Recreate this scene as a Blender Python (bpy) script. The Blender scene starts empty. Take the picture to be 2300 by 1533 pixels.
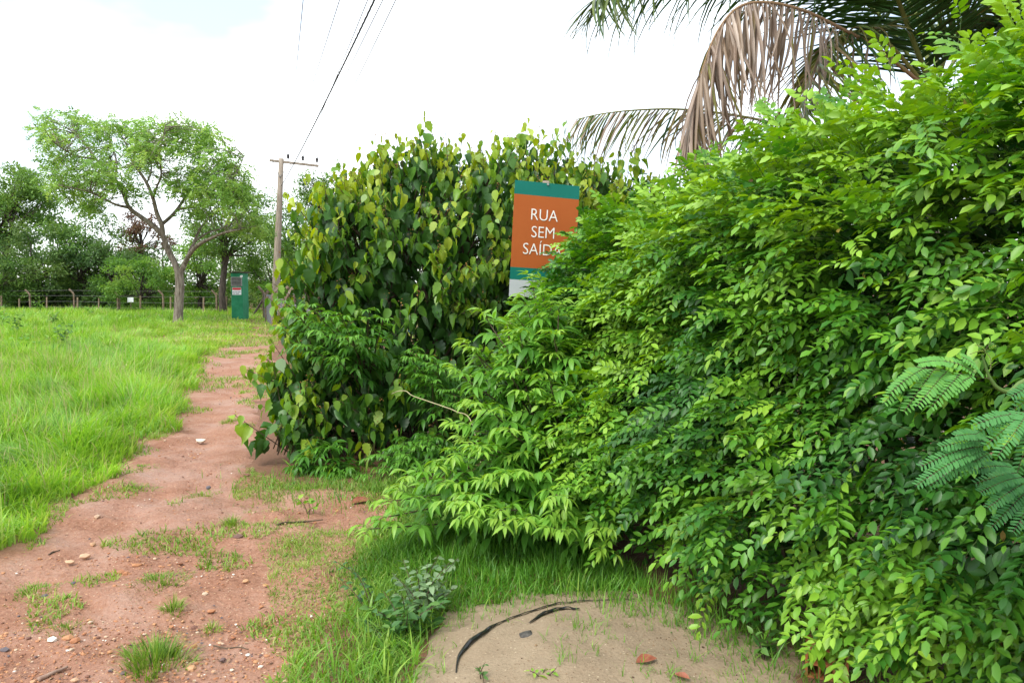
import bpy, math, random
import numpy as np
from mathutils import Matrix, Vector

rng = np.random.default_rng(7)
random.seed(7)
scene = bpy.context.scene
COL = scene.collection
R = math.radians

# ------------------------------------------------------------------ camera
CAM_Z, PITCH, FPX = 1.6, 4.0, 1800.0
cam_data = bpy.data.cameras.new('camera')
cam_data.sensor_width = 36.0
cam_data.lens = 36.0 * FPX / 2300.0
cam_data.clip_start, cam_data.clip_end = 0.05, 3000
cam = bpy.data.objects.new('camera', cam_data)
cam.location = (0, 0, CAM_Z)
cam.rotation_euler = (R(90 - PITCH), 0, 0)
COL.objects.link(cam)
scene.camera = cam

# ------------------------------------------------------------------ sky, sun, exposure
SUN_EL, SUN_AZ = 50.0, 218.0          # azimuth clockwise from +Y: behind the viewer, to the left
world = bpy.data.worlds.new('World')
scene.world = world
world.use_nodes = True
wn, wl = world.node_tree.nodes, world.node_tree.links
wn.clear()
w_out = wn.new('ShaderNodeOutputWorld')
w_bg = wn.new('ShaderNodeBackground')
w_bg.inputs['Strength'].default_value = 0.1
sky = wn.new('ShaderNodeTexSky')
sky.sky_type = 'NISHITA'
sky.sun_disc = False
sky.sun_elevation = R(SUN_EL)
sky.sun_rotation = R(SUN_AZ)
w_tc = wn.new('ShaderNodeTexCoord')
w_map = wn.new('ShaderNodeMapping')
w_map.inputs['Scale'].default_value = (1.0, 1.0, 2.6)
w_noise = wn.new('ShaderNodeTexNoise')
w_noise.inputs['Scale'].default_value = 2.1
w_noise.inputs['Detail'].default_value = 5.0
w_noise.inputs['Roughness'].default_value = 0.45
w_ramp = wn.new('ShaderNodeValToRGB')
w_ramp.color_ramp.elements[0].position = 0.40
w_ramp.color_ramp.elements[0].color = (0.26, 0.26, 0.26, 1)
w_ramp.color_ramp.elements[1].position = 0.60
w_ramp.color_ramp.elements[1].color = (0.97, 0.97, 0.97, 1)
w_mix = wn.new('ShaderNodeMix')
w_mix.data_type = 'RGBA'
w_mix.inputs['B'].default_value = (9.3, 9.7, 10.0, 1)      # lit cloud sheet
wl.new(w_tc.outputs['Generated'], w_map.inputs['Vector'])
wl.new(w_map.outputs['Vector'], w_noise.inputs['Vector'])
wl.new(w_noise.outputs['Fac'], w_ramp.inputs['Fac'])
wl.new(w_ramp.outputs['Color'], w_mix.inputs['Factor'])
wl.new(sky.outputs['Color'], w_mix.inputs['A'])
wl.new(w_mix.outputs['Result'], w_bg.inputs['Color'])
wl.new(w_bg.outputs['Background'], w_out.inputs['Surface'])

sun_data = bpy.data.lights.new('sun', 'SUN')
sun_data.energy = 1.5
sun_data.angle = R(25)
sun_data.color = (1.0, 0.96, 0.9)
sun = bpy.data.objects.new('sun', sun_data)
sd = Vector((math.sin(R(SUN_AZ)) * math.cos(R(SUN_EL)), math.cos(R(SUN_AZ)) * math.cos(R(SUN_EL)), math.sin(R(SUN_EL))))
sun.rotation_euler = sd.to_track_quat('Z', 'Y').to_euler()
sun.location = sd * 60
COL.objects.link(sun)

scene.view_settings.view_transform = 'Standard'
scene.view_settings.look = 'None'
scene.view_settings.exposure = 1.26
scene.view_settings.gamma = 1.0
scene.view_settings.use_curve_mapping = False
scene.cycles.max_bounces = 7
scene.cycles.diffuse_bounces = 4
scene.cycles.glossy_bounces = 2
scene.cycles.transmission_bounces = 5
scene.cycles.caustics_reflective = False
scene.cycles.caustics_refractive = False

# ------------------------------------------------------------------ maths helpers
_th = R(PITCH)
def ray(px, py):
    u, v = (px - 1150) / FPX, (766.5 - py) / FPX
    return np.array([u, math.cos(_th) + v * math.sin(_th), -math.sin(_th) + v * math.cos(_th)])
def P(px, py, Y):
    r = ray(px, py)
    return np.array([0, 0, CAM_Z]) + r * (Y / r[1])
def project(pts):
    d = np.asarray(pts, float) - np.array([0, 0, CAM_Z])
    f = d[:, 1] * math.cos(_th) - d[:, 2] * math.sin(_th)
    u = d[:, 1] * math.sin(_th) + d[:, 2] * math.cos(_th)
    f = np.where(f < 1e-3, 1e-3, f)
    return 1150 + FPX * d[:, 0] / f, 766.5 - FPX * u / f, f
def unit(v):
    v = np.asarray(v, float)
    return v / np.maximum(np.linalg.norm(v, axis=-1, keepdims=True), 1e-9)
def _h(i, j, k, seed):
    n = (i * 374761393 + j * 668265263 + k * 1274126177 + seed * 974711) & 0x7fffffff
    n = ((n ^ (n >> 13)) * 1274126177) & 0x7fffffff
    n = ((n ^ (n >> 16)) * 668265263) & 0x7fffffff
    return ((n >> 7) & 0xffff) / 65535.0
def vnoise(p, seed=0):
    p = np.asarray(p, float)
    i = np.floor(p).astype(np.int64)
    f = p - i
    f = f * f * (3 - 2 * f)
    o = 0
    for a in (0, 1):
        for b in (0, 1):
            for c in (0, 1):
                w = (f[:, 0] if a else 1 - f[:, 0]) * (f[:, 1] if b else 1 - f[:, 1]) * (f[:, 2] if c else 1 - f[:, 2])
                o = o + w * _h(i[:, 0] + a, i[:, 1] + b, i[:, 2] + c, seed)
    return o
def noise2(x, y, s=1.0, seed=0, octv=1):
    x = np.asarray(x, float).ravel(); y = np.asarray(y, float).ravel()
    o, amp, tot = 0, 1.0, 0
    for k in range(octv):
        o = o + amp * vnoise(np.stack([x * s, y * s, np.zeros_like(x)], 1), seed + k)
        tot += amp; amp *= 0.5; s *= 2.03
    return o / tot
def smooth(a, b, x):
    t = np.clip((x - a) / (b - a), 0, 1)
    return t * t * (3 - 2 * t)
def hz(x, y):
    """height of the land"""
    x = np.asarray(x, float); sh = x.shape
    xx = x.ravel(); yy = np.asarray(y, float).ravel()
    z = 0.05 * (noise2(xx, yy, 0.6, 3) - .5) + 0.14 * (noise2(xx, yy, 0.11, 5) - .5) * smooth(8, 25, yy)
    return z.reshape(sh)
def hz1(x, y):
    return float(hz(np.array([x]), np.array([y]))[0])
def G(px, py):
    """where the sight line through a picture point meets the land"""
    r = ray(px, py); z = 0.0
    for _ in range(4):
        t = (z - CAM_Z) / r[2]
        z = hz1(r[0] * t, r[1] * t)
    return np.array([r[0] * t, r[1] * t, z])
def poly_world(pxs):
    return np.array([G(*p)[:2] for p in pxs])
def poly_sd(poly, x, y):
    """signed distance, positive inside"""
    x = np.asarray(x, float); y = np.asarray(y, float)
    d = np.full(x.shape, 1e9); inside = np.zeros(x.shape, bool)
    n = len(poly)
    for i in range(n):
        a, b = poly[i], poly[(i + 1) % n]
        e = b - a
        wx, wy = x - a[0], y - a[1]
        t = np.clip((wx * e[0] + wy * e[1]) / max(e @ e, 1e-12), 0, 1)
        d = np.minimum(d, np.hypot(wx - e[0] * t, wy - e[1] * t))
        c = (a[1] > y) != (b[1] > y)
        with np.errstate(divide='ignore', invalid='ignore'):
            xi = a[0] + (y - a[1]) * e[0] / (e[1] if abs(e[1]) > 1e-12 else 1e-12)
        inside ^= c & (x < xi)
    return np.where(inside, d, -d)
def catmull(pts, n):
    p = np.asarray(pts, float)
    p = np.vstack([2 * p[0] - p[1], p, 2 * p[-1] - p[-2]])
    m = len(p) - 3
    t = np.linspace(0, m - 1e-6, n)
    i = t.astype(int); f = (t - i)[:, None]
    a, b, c, d = p[i], p[i + 1], p[i + 2], p[i + 3]
    return 0.5 * (2 * b + (c - a) * f + (2 * a - 5 * b + 4 * c - d) * f ** 2 + (3 * b - a - 3 * c + d) * f ** 3)

# ------------------------------------------------------------------ scene-object helpers
def setp(o, label=None, cat=None, group=None, kind=None):
    if label: o['label'] = label
    if cat: o['category'] = cat
    if group: o['group'] = group
    if kind: o['kind'] = kind
    return o
def empty(name, loc, label, cat, group=None, kind=None):
    o = bpy.data.objects.new(name, None)
    o.empty_display_size = 0.2
    o.location = tuple(float(v) for v in loc)
    COL.objects.link(o)
    return setp(o, label, cat, group, kind)
def world_loc(o):
    v = Vector((0, 0, 0))
    while o is not None:
        v = v + Vector(o.location); o = o.parent
    return np.array(v)
def np_mesh(name, V, F, mats, tint=None, smooth_=True, mat_idx=None):
    """V (n,3); F (m,3) or (m,4) or a list of such arrays"""
    me = bpy.data.meshes.new(name)
    Fs = F if isinstance(F, list) else [F]
    Fs = [np.asarray(f, np.int32) for f in Fs if len(f)]
    V = np.asarray(V, np.float32)
    me.vertices.add(len(V)); me.vertices.foreach_set('co', V.ravel())
    tot = np.concatenate([np.full(len(f), f.shape[1], np.int32) for f in Fs])
    loops = np.concatenate([f.ravel() for f in Fs])
    me.loops.add(len(loops)); me.loops.foreach_set('vertex_index', loops)
    st = np.concatenate([[0], np.cumsum(tot)[:-1]]).astype(np.int32)
    me.polygons.add(len(tot)); me.polygons.foreach_set('loop_start', st)
    me.polygons.foreach_set('use_smooth', np.full(len(tot), bool(smooth_)))
    for m in (mats if isinstance(mats, (list, tuple)) else [mats]):
        me.materials.append(m)
    if mat_idx is not None:
        me.polygons.foreach_set('material_index', np.asarray(mat_idx, np.int32))
    if tint is not None:
        a = me.attributes.new('tint', 'FLOAT', 'POINT')
        a.data.foreach_set('value', np.asarray(tint, np.float32))
    me.update(calc_edges=True)
    return me
def obj(name, me, parent=None, loc=None):
    """mesh given in world coordinates; its origin moves to the parent's place (or loc)"""
    o = bpy.data.objects.new(name, me)
    COL.objects.link(o)
    if parent is not None:
        o.parent = parent
        off = world_loc(parent)
    else:
        off = np.array(loc if loc is not None else (0, 0, 0), float)
        o.location = off
    if np.abs(off).sum() > 0:
        me.transform(Matrix.Translation(Vector(-off)))
    return o

class MB:
    """gathers primitives into one mesh"""
    def __init__(s): s.V = []; s.F = []; s.n = 0; s.T = []
    def add(s, V, F, tint=0.5):
        V = np.asarray(V, float)
        for f in (F if isinstance(F, list) else [F]):
            s.F.append(np.asarray(f, np.int64) + s.n)
        s.V.append(V); s.n += len(V); s.T.append(np.full(len(V), tint) if np.isscalar(tint) else tint)
        return s
    def box(s, c, size, rot=None, bev=0.0, tint=.5):
        hx, hy, hz_ = [v / 2 for v in size]
        b = min(bev, hx * .9, hy * .9, hz_ * .9)
        if b <= 0:
            V = np.array([[x, y, z] for z in (-hz_, hz_) for y in (-hy, hy) for x in (-hx, hx)])
            F = [np.array([[0, 2, 3, 1], [4, 5, 7, 6], [0, 1, 5, 4], [2, 6, 7, 3], [0, 4, 6, 2], [1, 3, 7, 5]])]
        else:
            V = []; idx = {}
            for sx in (-1, 1):
                for sy in (-1, 1):
                    for sz in (-1, 1):
                        for ax in range(3):
                            q = [sx * (hx - b), sy * (hy - b), sz * (hz_ - b)]
                            q[ax] += (sx, sy, sz)[ax] * b
                            idx[(sx, sy, sz, ax)] = len(V); V.append(q)
            V = np.array(V); quads = []; tris = []
            def orient(f):
                f = list(f); a, b_, c_ = V[f[0]], V[f[1]], V[f[2]]
                if np.cross(b_ - a, c_ - a) @ V[f].mean(0) < 0: f.reverse()
                return f
            for ax in range(3):
                o1, o2 = [a for a in range(3) if a != ax]
                for sg in (-1, 1):
                    q = []
                    for (p, r) in ((-1, -1), (1, -1), (1, 1), (-1, 1)):
                        k = [0, 0, 0]; k[ax] = sg; k[o1] = p; k[o2] = r
                        q.append(idx[(*k, ax)])
                    quads.append(orient(q))
                for p in (-1, 1):
                    for r in (-1, 1):
                        k = [0, 0, 0]; k[o1] = p; k[o2] = r
                        ka, kb = list(k), list(k); ka[ax] = -1; kb[ax] = 1
                        quads.append(orient([idx[(*ka, o1)], idx[(*kb, o1)], idx[(*kb, o2)], idx[(*ka, o2)]]))
            for sx in (-1, 1):
                for sy in (-1, 1):
                    for sz in (-1, 1):
                        tris.append(orient([idx[(sx, sy, sz, a)] for a in range(3)]))
            F = [np.array(quads), np.array(tris)]
        if rot is not None: V = V @ np.asarray(rot).T
        return s.add(V + np.asarray(c, float), F, tint)
    def tube(s, pts, rad, n=6, cap=True, tint=.5):
        V, F = tube_geo(pts, rad, n, cap)
        return s.add(V, F, tint)
    def build(s, name, mat, parent=None, loc=None, smooth_=False):
        V = np.vstack(s.V)
        q = [f for f in s.F if f.shape[1] == 4]; t = [f for f in s.F if f.shape[1] == 3]
        F = ([np.vstack(q)] if q else []) + ([np.vstack(t)] if t else [])
        me = np_mesh(name, V, F, mat, np.concatenate(s.T), smooth_)
        return obj(name, me, parent, loc)
def tube_geo(pts, rad, n=6, cap=True):
    pts = np.asarray(pts, float); m = len(pts)
    rad = np.broadcast_to(np.asarray(rad, float), (m,))
    t = np.gradient(pts, axis=0); t = unit(t)
    ref = np.array([0, 0, 1.0]) if abs(t[0][2]) < .9 else np.array([1.0, 0, 0])
    V = []
    for i in range(m):
        x = ref - t[i] * (ref @ t[i]); x = x / max(np.linalg.norm(x), 1e-9)
        y = np.cross(t[i], x); ref = x
        a = np.arange(n) * 2 * math.pi / n
        V.append(pts[i] + rad[i] * (np.cos(a)[:, None] * x + np.sin(a)[:, None] * y))
    V = np.vstack(V); F = []
    for i in range(m - 1):
        for k in range(n):
            F.append([i * n + k, i * n + (k + 1) % n, (i + 1) * n + (k + 1) % n, (i + 1) * n + k])
    out = [np.array(F)]
    if cap:
        V = np.vstack([V, pts[0], pts[-1]])
        T = [[len(V) - 2, (k + 1) % n, k] for k in range(n)] + [[len(V) - 1, (m - 1) * n + k, (m - 1) * n + (k + 1) % n] for k in range(n)]
        out.append(np.array(T))
    return V, out

# ---- leaves: one prototype, many frames
def frames(d, n, roll=None):
    d = unit(d); x = unit(np.cross(d, n)); z = np.cross(x, d)
    return np.stack([x, d, z], axis=2)            # columns x, y (along the leaf), z (face)
def leaf_proto(stations, fold=0.25, curl=0.25, wave=0.0, thick=None):
    """stations: (along, half width); along 0..1; returns V,F (triangles); unit length"""
    V = [[0, 0, 0]]; F = []
    def zc(t): return -curl * t * t
    pm = 0; pl = pr = None
    st = [s for s in stations if s[1] > 1e-6]
    for k, (t, w) in enumerate(st):
        b = len(V); wv = wave * (1 if k % 2 else -1)
        V += [[-w, t, zc(t) + fold * w + wv], [0, t, zc(t)], [w, t, zc(t) + fold * w - wv * .6]]
        if pl is None:
            F += [[0, b + 1, b], [0, b + 2, b + 1]]
        else:
            F += [[pl, pm, b + 1], [pl, b + 1, b], [pm, pr, b + 2], [pm, b + 2, b + 1]]
        pl, pm, pr = b, b + 1, b + 2
    V.append([0, 1.0, zc(1.0)]); e = len(V) - 1
    F += [[pl, pm, e], [pm, pr, e]]
    return np.array(V, float), np.array(F)
def spread(proto, M, pos, scale, tint):
    """prototype copied to every frame: V, F, tint arrays"""
    V0, F0 = proto
    sc = np.asarray(scale, float)
    if sc.ndim == 1: sc = np.stack([sc] * 3, 1)
    V = np.einsum('mij,mnj->mni', M, V0[None] * sc[:, None, :]) + np.asarray(pos)[:, None, :]
    m, n = len(M), len(V0)
    F = (F0[None] + (np.arange(m) * n)[:, None, None]).reshape(-1, 3)
    T = np.repeat(np.asarray(tint, float), n)
    return V.reshape(-1, 3), F, T
def pick_visible(pos, size, count=300, cell=14, margin=6):
    px, py, f = project(pos)
    ok = (px > margin) & (px < 2300 - margin) & (py > margin) & (py < 1533 - margin) & (f > .3)
    ii = np.nonzero(ok)[0]
    key = (px[ii] // cell).astype(int) * 4000 + (py[ii] // cell).astype(int)
    order = np.lexsort((f[ii], key))
    k2 = key[order]; first = np.concatenate([[True], k2[1:] != k2[:-1]])
    vis = ii[order][first]
    sc = (np.asarray(size)[vis] / f[vis])
    return vis[np.argsort(-sc)][:count]
_tinted = {}
def leaf_objects(name, proto, key, mat, M, pos, scale, tint, parent):
    """single leaves as objects that share their mesh data"""
    off = world_loc(parent)
    sc = np.asarray(scale, float)
    if sc.ndim == 1: sc = np.stack([sc] * 3, 1)
    for i in range(len(M)):
        q = int(np.clip(round(tint[i] * 7), 0, 7))
        k = (key, q)
        if k not in _tinted:
            _tinted[k] = np_mesh(name, proto[0], proto[1], mat, np.full(len(proto[0]), q / 7.0))
        o = bpy.data.objects.new(name, _tinted[k])
        A = np.eye(4); A[:3, :3] = M[i] * sc[i][None, :]; A[:3, 3] = pos[i] - off
        o.parent = parent
        o.matrix_basis = Matrix(A.tolist())
        COL.objects.link(o)
def foliage(thing, leaf_name, rest_name, proto, key, mat, M, pos, scale, tint, count=300, cell=14):
    """the leaves that show largest become parts, the rest one joined part"""
    size = np.asarray(scale, float); size = size if size.ndim == 1 else size[:, 1]
    vis = pick_visible(pos + M[:, :, 1] * size[:, None] * .5, size, count, cell)
    mask = np.zeros(len(M), bool); mask[vis] = True
    leaf_objects(leaf_name, proto, key, mat, M[mask], pos[mask], np.asarray(scale)[mask], tint[mask], thing)
    V, F, T = spread(proto, M[~mask], pos[~mask], np.asarray(scale)[~mask], tint[~mask])
    o = obj(rest_name, np_mesh(rest_name, V, F, mat, T), thing)
    return setp(o, kind='stuff')

# ------------------------------------------------------------------ materials
def mat_new(name):
    m = bpy.data.materials.new(name); m.use_nodes = True
    nt = m.node_tree; nt.nodes.clear()
    return m, nt.nodes, nt.links
def ramp_node(N, stops, interp='LINEAR'):
    r = N.new('ShaderNodeValToRGB'); r.color_ramp.interpolation = interp
    e = r.color_ramp.elements
    while len(e) < len(stops): e.new(0.5)
    for el, (p, c) in zip(e, stops):
        el.position = p; el.color = (*c, 1)
    return r
def leaf_mat(name, stops, rough=0.4, trans=0.35, spec=0.4, tboost=1.3, vary=0.25, nscale=9.0):
    m, N, L = mat_new(name)
    at = N.new('ShaderNodeAttribute'); at.attribute_name = 'tint'
    rp = ramp_node(N, stops)
    geo = N.new('ShaderNodeNewGeometry')
    nz = N.new('ShaderNodeTexNoise'); nz.inputs['Scale'].default_value = nscale
    nz.inputs['Detail'].default_value = 3
    L.new(geo.outputs['Position'], nz.inputs['Vector'])
    mr = N.new('ShaderNodeMapRange')
    mr.inputs['From Min'].default_value = .3; mr.inputs['From Max'].default_value = .7
    mr.inputs['To Min'].default_value = 1 - vary; mr.inputs['To Max'].default_value = 1 + vary
    L.new(nz.outputs['Fac'], mr.inputs['Value'])
    hsv = N.new('ShaderNodeHueSaturation')
    L.new(at.outputs['Fac'], rp.inputs['Fac']); L.new(rp.outputs['Color'], hsv.inputs['Color'])
    L.new(mr.outputs['Result'], hsv.inputs['Value'])
    b = N.new('ShaderNodeBsdfPrincipled')
    b.inputs['Roughness'].default_value = rough
    b.inputs['Specular IOR Level'].default_value = spec
    L.new(hsv.outputs['Color'], b.inputs['Base Color'])
    h2 = N.new('ShaderNodeHueSaturation'); h2.inputs['Value'].default_value = tboost
    h2.inputs['Hue'].default_value = 0.485; h2.inputs['Saturation'].default_value = 1.1
    L.new(hsv.outputs['Color'], h2.inputs['Color'])
    tr = N.new('ShaderNodeBsdfTranslucent'); L.new(h2.outputs['Color'], tr.inputs['Color'])
    mx = N.new('ShaderNodeMixShader'); mx.inputs['Fac'].default_value = trans
    L.new(b.outputs['BSDF'], mx.inputs[1]); L.new(tr.outputs['BSDF'], mx.inputs[2])
    o = N.new('ShaderNodeOutputMaterial'); L.new(mx.outputs['Shader'], o.inputs['Surface'])
    return m
def solid_mat(name, c1, c2=None, rough=0.7, scale=12.0, bump=0.0, bscale=60.0, spec=0.3, detail=5.0, stretch=(1, 1, 1), metal=0.0, lo=.35, hi=.65):
    m, N, L = mat_new(name)
    tc = N.new('ShaderNodeTexCoord'); mp = N.new('ShaderNodeMapping')
    mp.inputs['Scale'].default_value = stretch
    L.new(tc.outputs['Object'], mp.inputs['Vector'])
    nz = N.new('ShaderNodeTexNoise'); nz.inputs['Scale'].default_value = scale; nz.inputs['Detail'].default_value = detail
    nz.inputs['Roughness'].default_value = .62
    L.new(mp.outputs['Vector'], nz.inputs['Vector'])
    rp = ramp_node(N, [(lo, c1), (hi, c2 or c1)])
    L.new(nz.outputs['Fac'], rp.inputs['Fac'])
    b = N.new('ShaderNodeBsdfPrincipled'); b.inputs['Roughness'].default_value = rough
    b.inputs['Specular IOR Level'].default_value = spec; b.inputs['Metallic'].default_value = metal
    L.new(rp.outputs['Color'], b.inputs['Base Color'])
    if bump > 0:
        n2 = N.new('ShaderNodeTexNoise'); n2.inputs['Scale'].default_value = bscale; n2.inputs['Detail'].default_value = 4
        L.new(mp.outputs['Vector'], n2.inputs['Vector'])
        bp = N.new('ShaderNodeBump'); bp.inputs['Strength'].default_value = 1.0; bp.inputs['Distance'].default_value = bump
        L.new(n2.outputs['Fac'], bp.inputs['Height']); L.new(bp.outputs['Normal'], b.inputs['Normal'])
    o = N.new('ShaderNodeOutputMaterial'); L.new(b.outputs['BSDF'], o.inputs['Surface'])
    return m
def tint_mat(name, stops, rough=.8, spec=.2, bump=0.0, bscale=200):
    m, N, L = mat_new(name)
    at = N.new('ShaderNodeAttribute'); at.attribute_name = 'tint'
    rp = ramp_node(N, stops); L.new(at.outputs['Fac'], rp.inputs['Fac'])
    b = N.new('ShaderNodeBsdfPrincipled'); b.inputs['Roughness'].default_value = rough
    b.inputs['Specular IOR Level'].default_value = spec
    L.new(rp.outputs['Color'], b.inputs['Base Color'])
    o = N.new('ShaderNodeOutputMaterial'); L.new(b.outputs['BSDF'], o.inputs['Surface'])
    return m

# ================================================================== THE LAND
def soil_mat(name, stops, wet=True, bump=0.012, s1=2.2, s2=38.0, speck=None):
    m, N, L = mat_new(name)
    geo = N.new('ShaderNodeNewGeometry')
    n1 = N.new('ShaderNodeTexNoise'); n1.inputs['Scale'].default_value = s1; n1.inputs['Detail'].default_value = 8
    n1.inputs['Roughness'].default_value = .6
    n2 = N.new('ShaderNodeTexNoise'); n2.inputs['Scale'].default_value = s2; n2.inputs['Detail'].default_value = 6
    n2.inputs['Roughness'].default_value = .7
    for n in (n1, n2): L.new(geo.outputs['Position'], n.inputs['Vector'])
    mixf = N.new('ShaderNodeMix'); mixf.data_type = 'FLOAT'; mixf.inputs['Factor'].default_value = .5
    L.new(n1.outputs['Fac'], mixf.inputs['A']); L.new(n2.outputs['Fac'], mixf.inputs['B'])
    rp = ramp_node(N, stops); L.new(mixf.outputs['Result'], rp.inputs['Fac'])
    col = rp.outputs['Color']
    vor = N.new('ShaderNodeTexVoronoi'); vor.inputs['Scale'].default_value = 55
    L.new(geo.outputs['Position'], vor.inputs['Vector'])
    if speck:
        gt = N.new('ShaderNodeMath'); gt.operation = 'LESS_THAN'; gt.inputs[1].default_value = .22
        L.new(vor.outputs['Distance'], gt.inputs[0])
        gm = N.new('ShaderNodeMath'); gm.operation = 'MULTIPLY'
        sp = N.new('ShaderNodeSeparateColor'); L.new(vor.outputs['Color'], sp.inputs['Color'])
        g2 = N.new('ShaderNodeMath'); g2.operation = 'GREATER_THAN'; g2.inputs[1].default_value = .5
        L.new(sp.outputs['Red'], g2.inputs[0]); L.new(gt.outputs[0], gm.inputs[0]); L.new(g2.outputs[0], gm.inputs[1])
        rp2 = ramp_node(N, speck); L.new(sp.outputs['Green'], rp2.inputs['Fac'])
        mc = N.new('ShaderNodeMix'); mc.data_type = 'RGBA'
        L.new(gm.outputs[0], mc.inputs['Factor']); L.new(col, mc.inputs['A']); L.new(rp2.outputs['Color'], mc.inputs['B'])
        col = mc.outputs['Result']
    b = N.new('ShaderNodeBsdfPrincipled'); L.new(col, b.inputs['Base Color'])
    b.inputs['Specular IOR Level'].default_value = .35
    if wet:
        n3 = N.new('ShaderNodeTexNoise'); n3.inputs['Scale'].default_value = 1.1; n3.inputs['Detail'].default_value = 4
        L.new(geo.outputs['Position'], n3.inputs['Vector'])
        rr = N.new('ShaderNodeMapRange'); rr.inputs['From Min'].default_value = .42; rr.inputs['From Max'].default_value = .6
        rr.inputs['To Min'].default_value = .92; rr.inputs['To Max'].default_value = .48
        L.new(n3.outputs['Fac'], rr.inputs['Value']); L.new(rr.outputs['Result'], b.inputs['Roughness'])
    else:
        b.inputs['Roughness'].default_value = .95
    bp = N.new('ShaderNodeBump'); bp.inputs['Distance'].default_value = bump; bp.inputs['Strength'].default_value = .9
    add = N.new('ShaderNodeMath'); add.operation = 'ADD'
    ml = N.new('ShaderNodeMath'); ml.operation = 'MULTIPLY'; ml.inputs[1].default_value = -.25
    L.new(vor.outputs['Distance'], ml.inputs[0]); L.new(n2.outputs['Fac'], add.inputs[0]); L.new(ml.outputs[0], add.inputs[1])
    L.new(add.outputs[0], bp.inputs['Height']); L.new(bp.outputs['Normal'], b.inputs['Normal'])
    o = N.new('ShaderNodeOutputMaterial'); L.new(b.outputs['BSDF'], o.inputs['Surface'])
    return m
M_GROUND = soil_mat('turf_soil', [(.3, (.11, .06, .03)), (.5, (.18, .09, .05)), (.7, (.25, .13, .075))], wet=False)
M_PATH = soil_mat('red_dirt', [(.28, (.14, .056, .030)), (.41, (.265, .122, .070)), (.50, (.335, .168, .104)), (.60, (.375, .212, .145)), (.72, (.43, .275, .20))],
                  bump=.016, speck=[(.1, (.13, .055, .035)), (.5, (.48, .24, .11)), (.9, (.55, .40, .27))])
M_SAND = soil_mat('builders_sand', [(.3, (.20, .14, .085)), (.48, (.295, .22, .14)), (.7, (.36, .28, .185))], wet=False, bump=.010, s1=3.0, s2=70,
                  speck=[(.1, (.17, .105, .06)), (.6, (.30, .21, .12)), (.9, (.50, .40, .27))])

def axis(lo, hi, segs):
    """grid lines: list of (until, step)"""
    out = [lo]
    for until, st in segs:
        n = max(1, int(round((until - out[-1]) / st)))
        out += list(np.linspace(out[-1], until, n + 1)[1:])
    return np.array(out)
def grid_mesh(name, xs, ys, zf, mat, keep=None):
    X, Y = np.meshgrid(xs, ys)
    Z = zf(X, Y)
    V = np.stack([X.ravel(), Y.ravel(), Z.ravel()], 1)
    nx = len(xs)
    i, j = np.meshgrid(np.arange(len(xs) - 1), np.arange(len(ys) - 1))
    a = (j * nx + i).ravel()
    F = np.stack([a, a + 1, a + nx + 1, a + nx], 1)
    if keep is not None:
        k = keep(X, Y).ravel()
        F = F[k[F].any(1)]
        used = np.unique(F); mp = np.full(len(V), -1); mp[used] = np.arange(len(used))
        V, F = V[used], mp[F]
    return np_mesh(name, V, F, mat)

# outlines on the ground, read off the photograph and turned into places
PATH_L = [(-500, 1440), (0, 1232), (70, 1190), (150, 1128), (250, 1060), (330, 985), (372, 935), (425, 890), (432, 850), (455, 805), (490, 778), (545, 764), (570, 745), (585, 730)]
PATH_R = [(625, 730), (618, 760), (612, 800), (600, 870), (575, 960), (560, 1050), (640, 1092), (760, 1100), (900, 1112), (930, 1180), (880, 1235), (800, 1290), (760, 1370), (720, 1440), (700, 1520), (690, 1620), (640, 1900), (-500, 1900)]
POLY_PATH = poly_world(PATH_L + PATH_R)
SAND = [(905, 1500), (935, 1440), (1000, 1392), (1080, 1368), (1180, 1350), (1290, 1338), (1430, 1336), (1560, 1392), (1690, 1440), (1790, 1478), (1850, 1600), (1850, 1900), (880, 1900), (890, 1600)]
POLY_SAND = poly_world(SAND)

def path_sd(x, y):
    s = poly_sd(POLY_PATH, x, y)
    sh = s.shape
    n = (noise2(x, y, 2.2, 21, 3) - .5).reshape(sh)
    return s + n * .45 * smooth(2, 8, np.asarray(y)) + n * .25
def sand_sd(x, y):
    s = poly_sd(POLY_SAND, x, y)
    return s + (noise2(x, y, 5.0, 31, 2).reshape(s.shape) - .5) * .30
def path_z(x, y):
    s = path_sd(x, y)
    clod = (noise2(x, y, 6.0, 41, 4).reshape(s.shape) - .5) * .06 + (noise2(x, y, 1.7, 44, 2).reshape(s.shape) - .5) * .06
    rut = -0.03 * np.exp(-((poly_sd(POLY_PATH, x, y) - .55) / .22) ** 2)
    return hz(x, y) + np.where(s > 0, 0.012, 0.012 + np.maximum(s, -.4) * .35) + (clod + rut) * smooth(0, .25, s)
def sand_z(x, y):
    s = sand_sd(x, y)
    heap = .045 * smooth(0, .8, s) + (noise2(x, y, 9, 51, 3).reshape(s.shape) - .5) * .018
    return hz(x, y) + np.where(s > 0, .016 + heap, .016 + np.maximum(s, -.3) * .5)
def top_z(x, y):
    """uppermost land surface"""
    x = np.asarray(x, float); y = np.asarray(y, float)
    return np.maximum(hz(x, y), np.maximum(np.where(path_sd(x, y) > 0, path_z(x, y), -9), np.where(sand_sd(x, y) > 0, sand_z(x, y), -9)))
def top1(x, y):
    return float(top_z(np.array([x]), np.array([y]))[0])
def GT(px, py):
    """sight line to the uppermost surface"""
    r = ray(px, py); z = 0.0
    for _ in range(6):
        t = (z - CAM_Z) / r[2]
        z = top1(r[0] * t, r[1] * t)
    return np.array([r[0] * t, r[1] * t, z])

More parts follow.
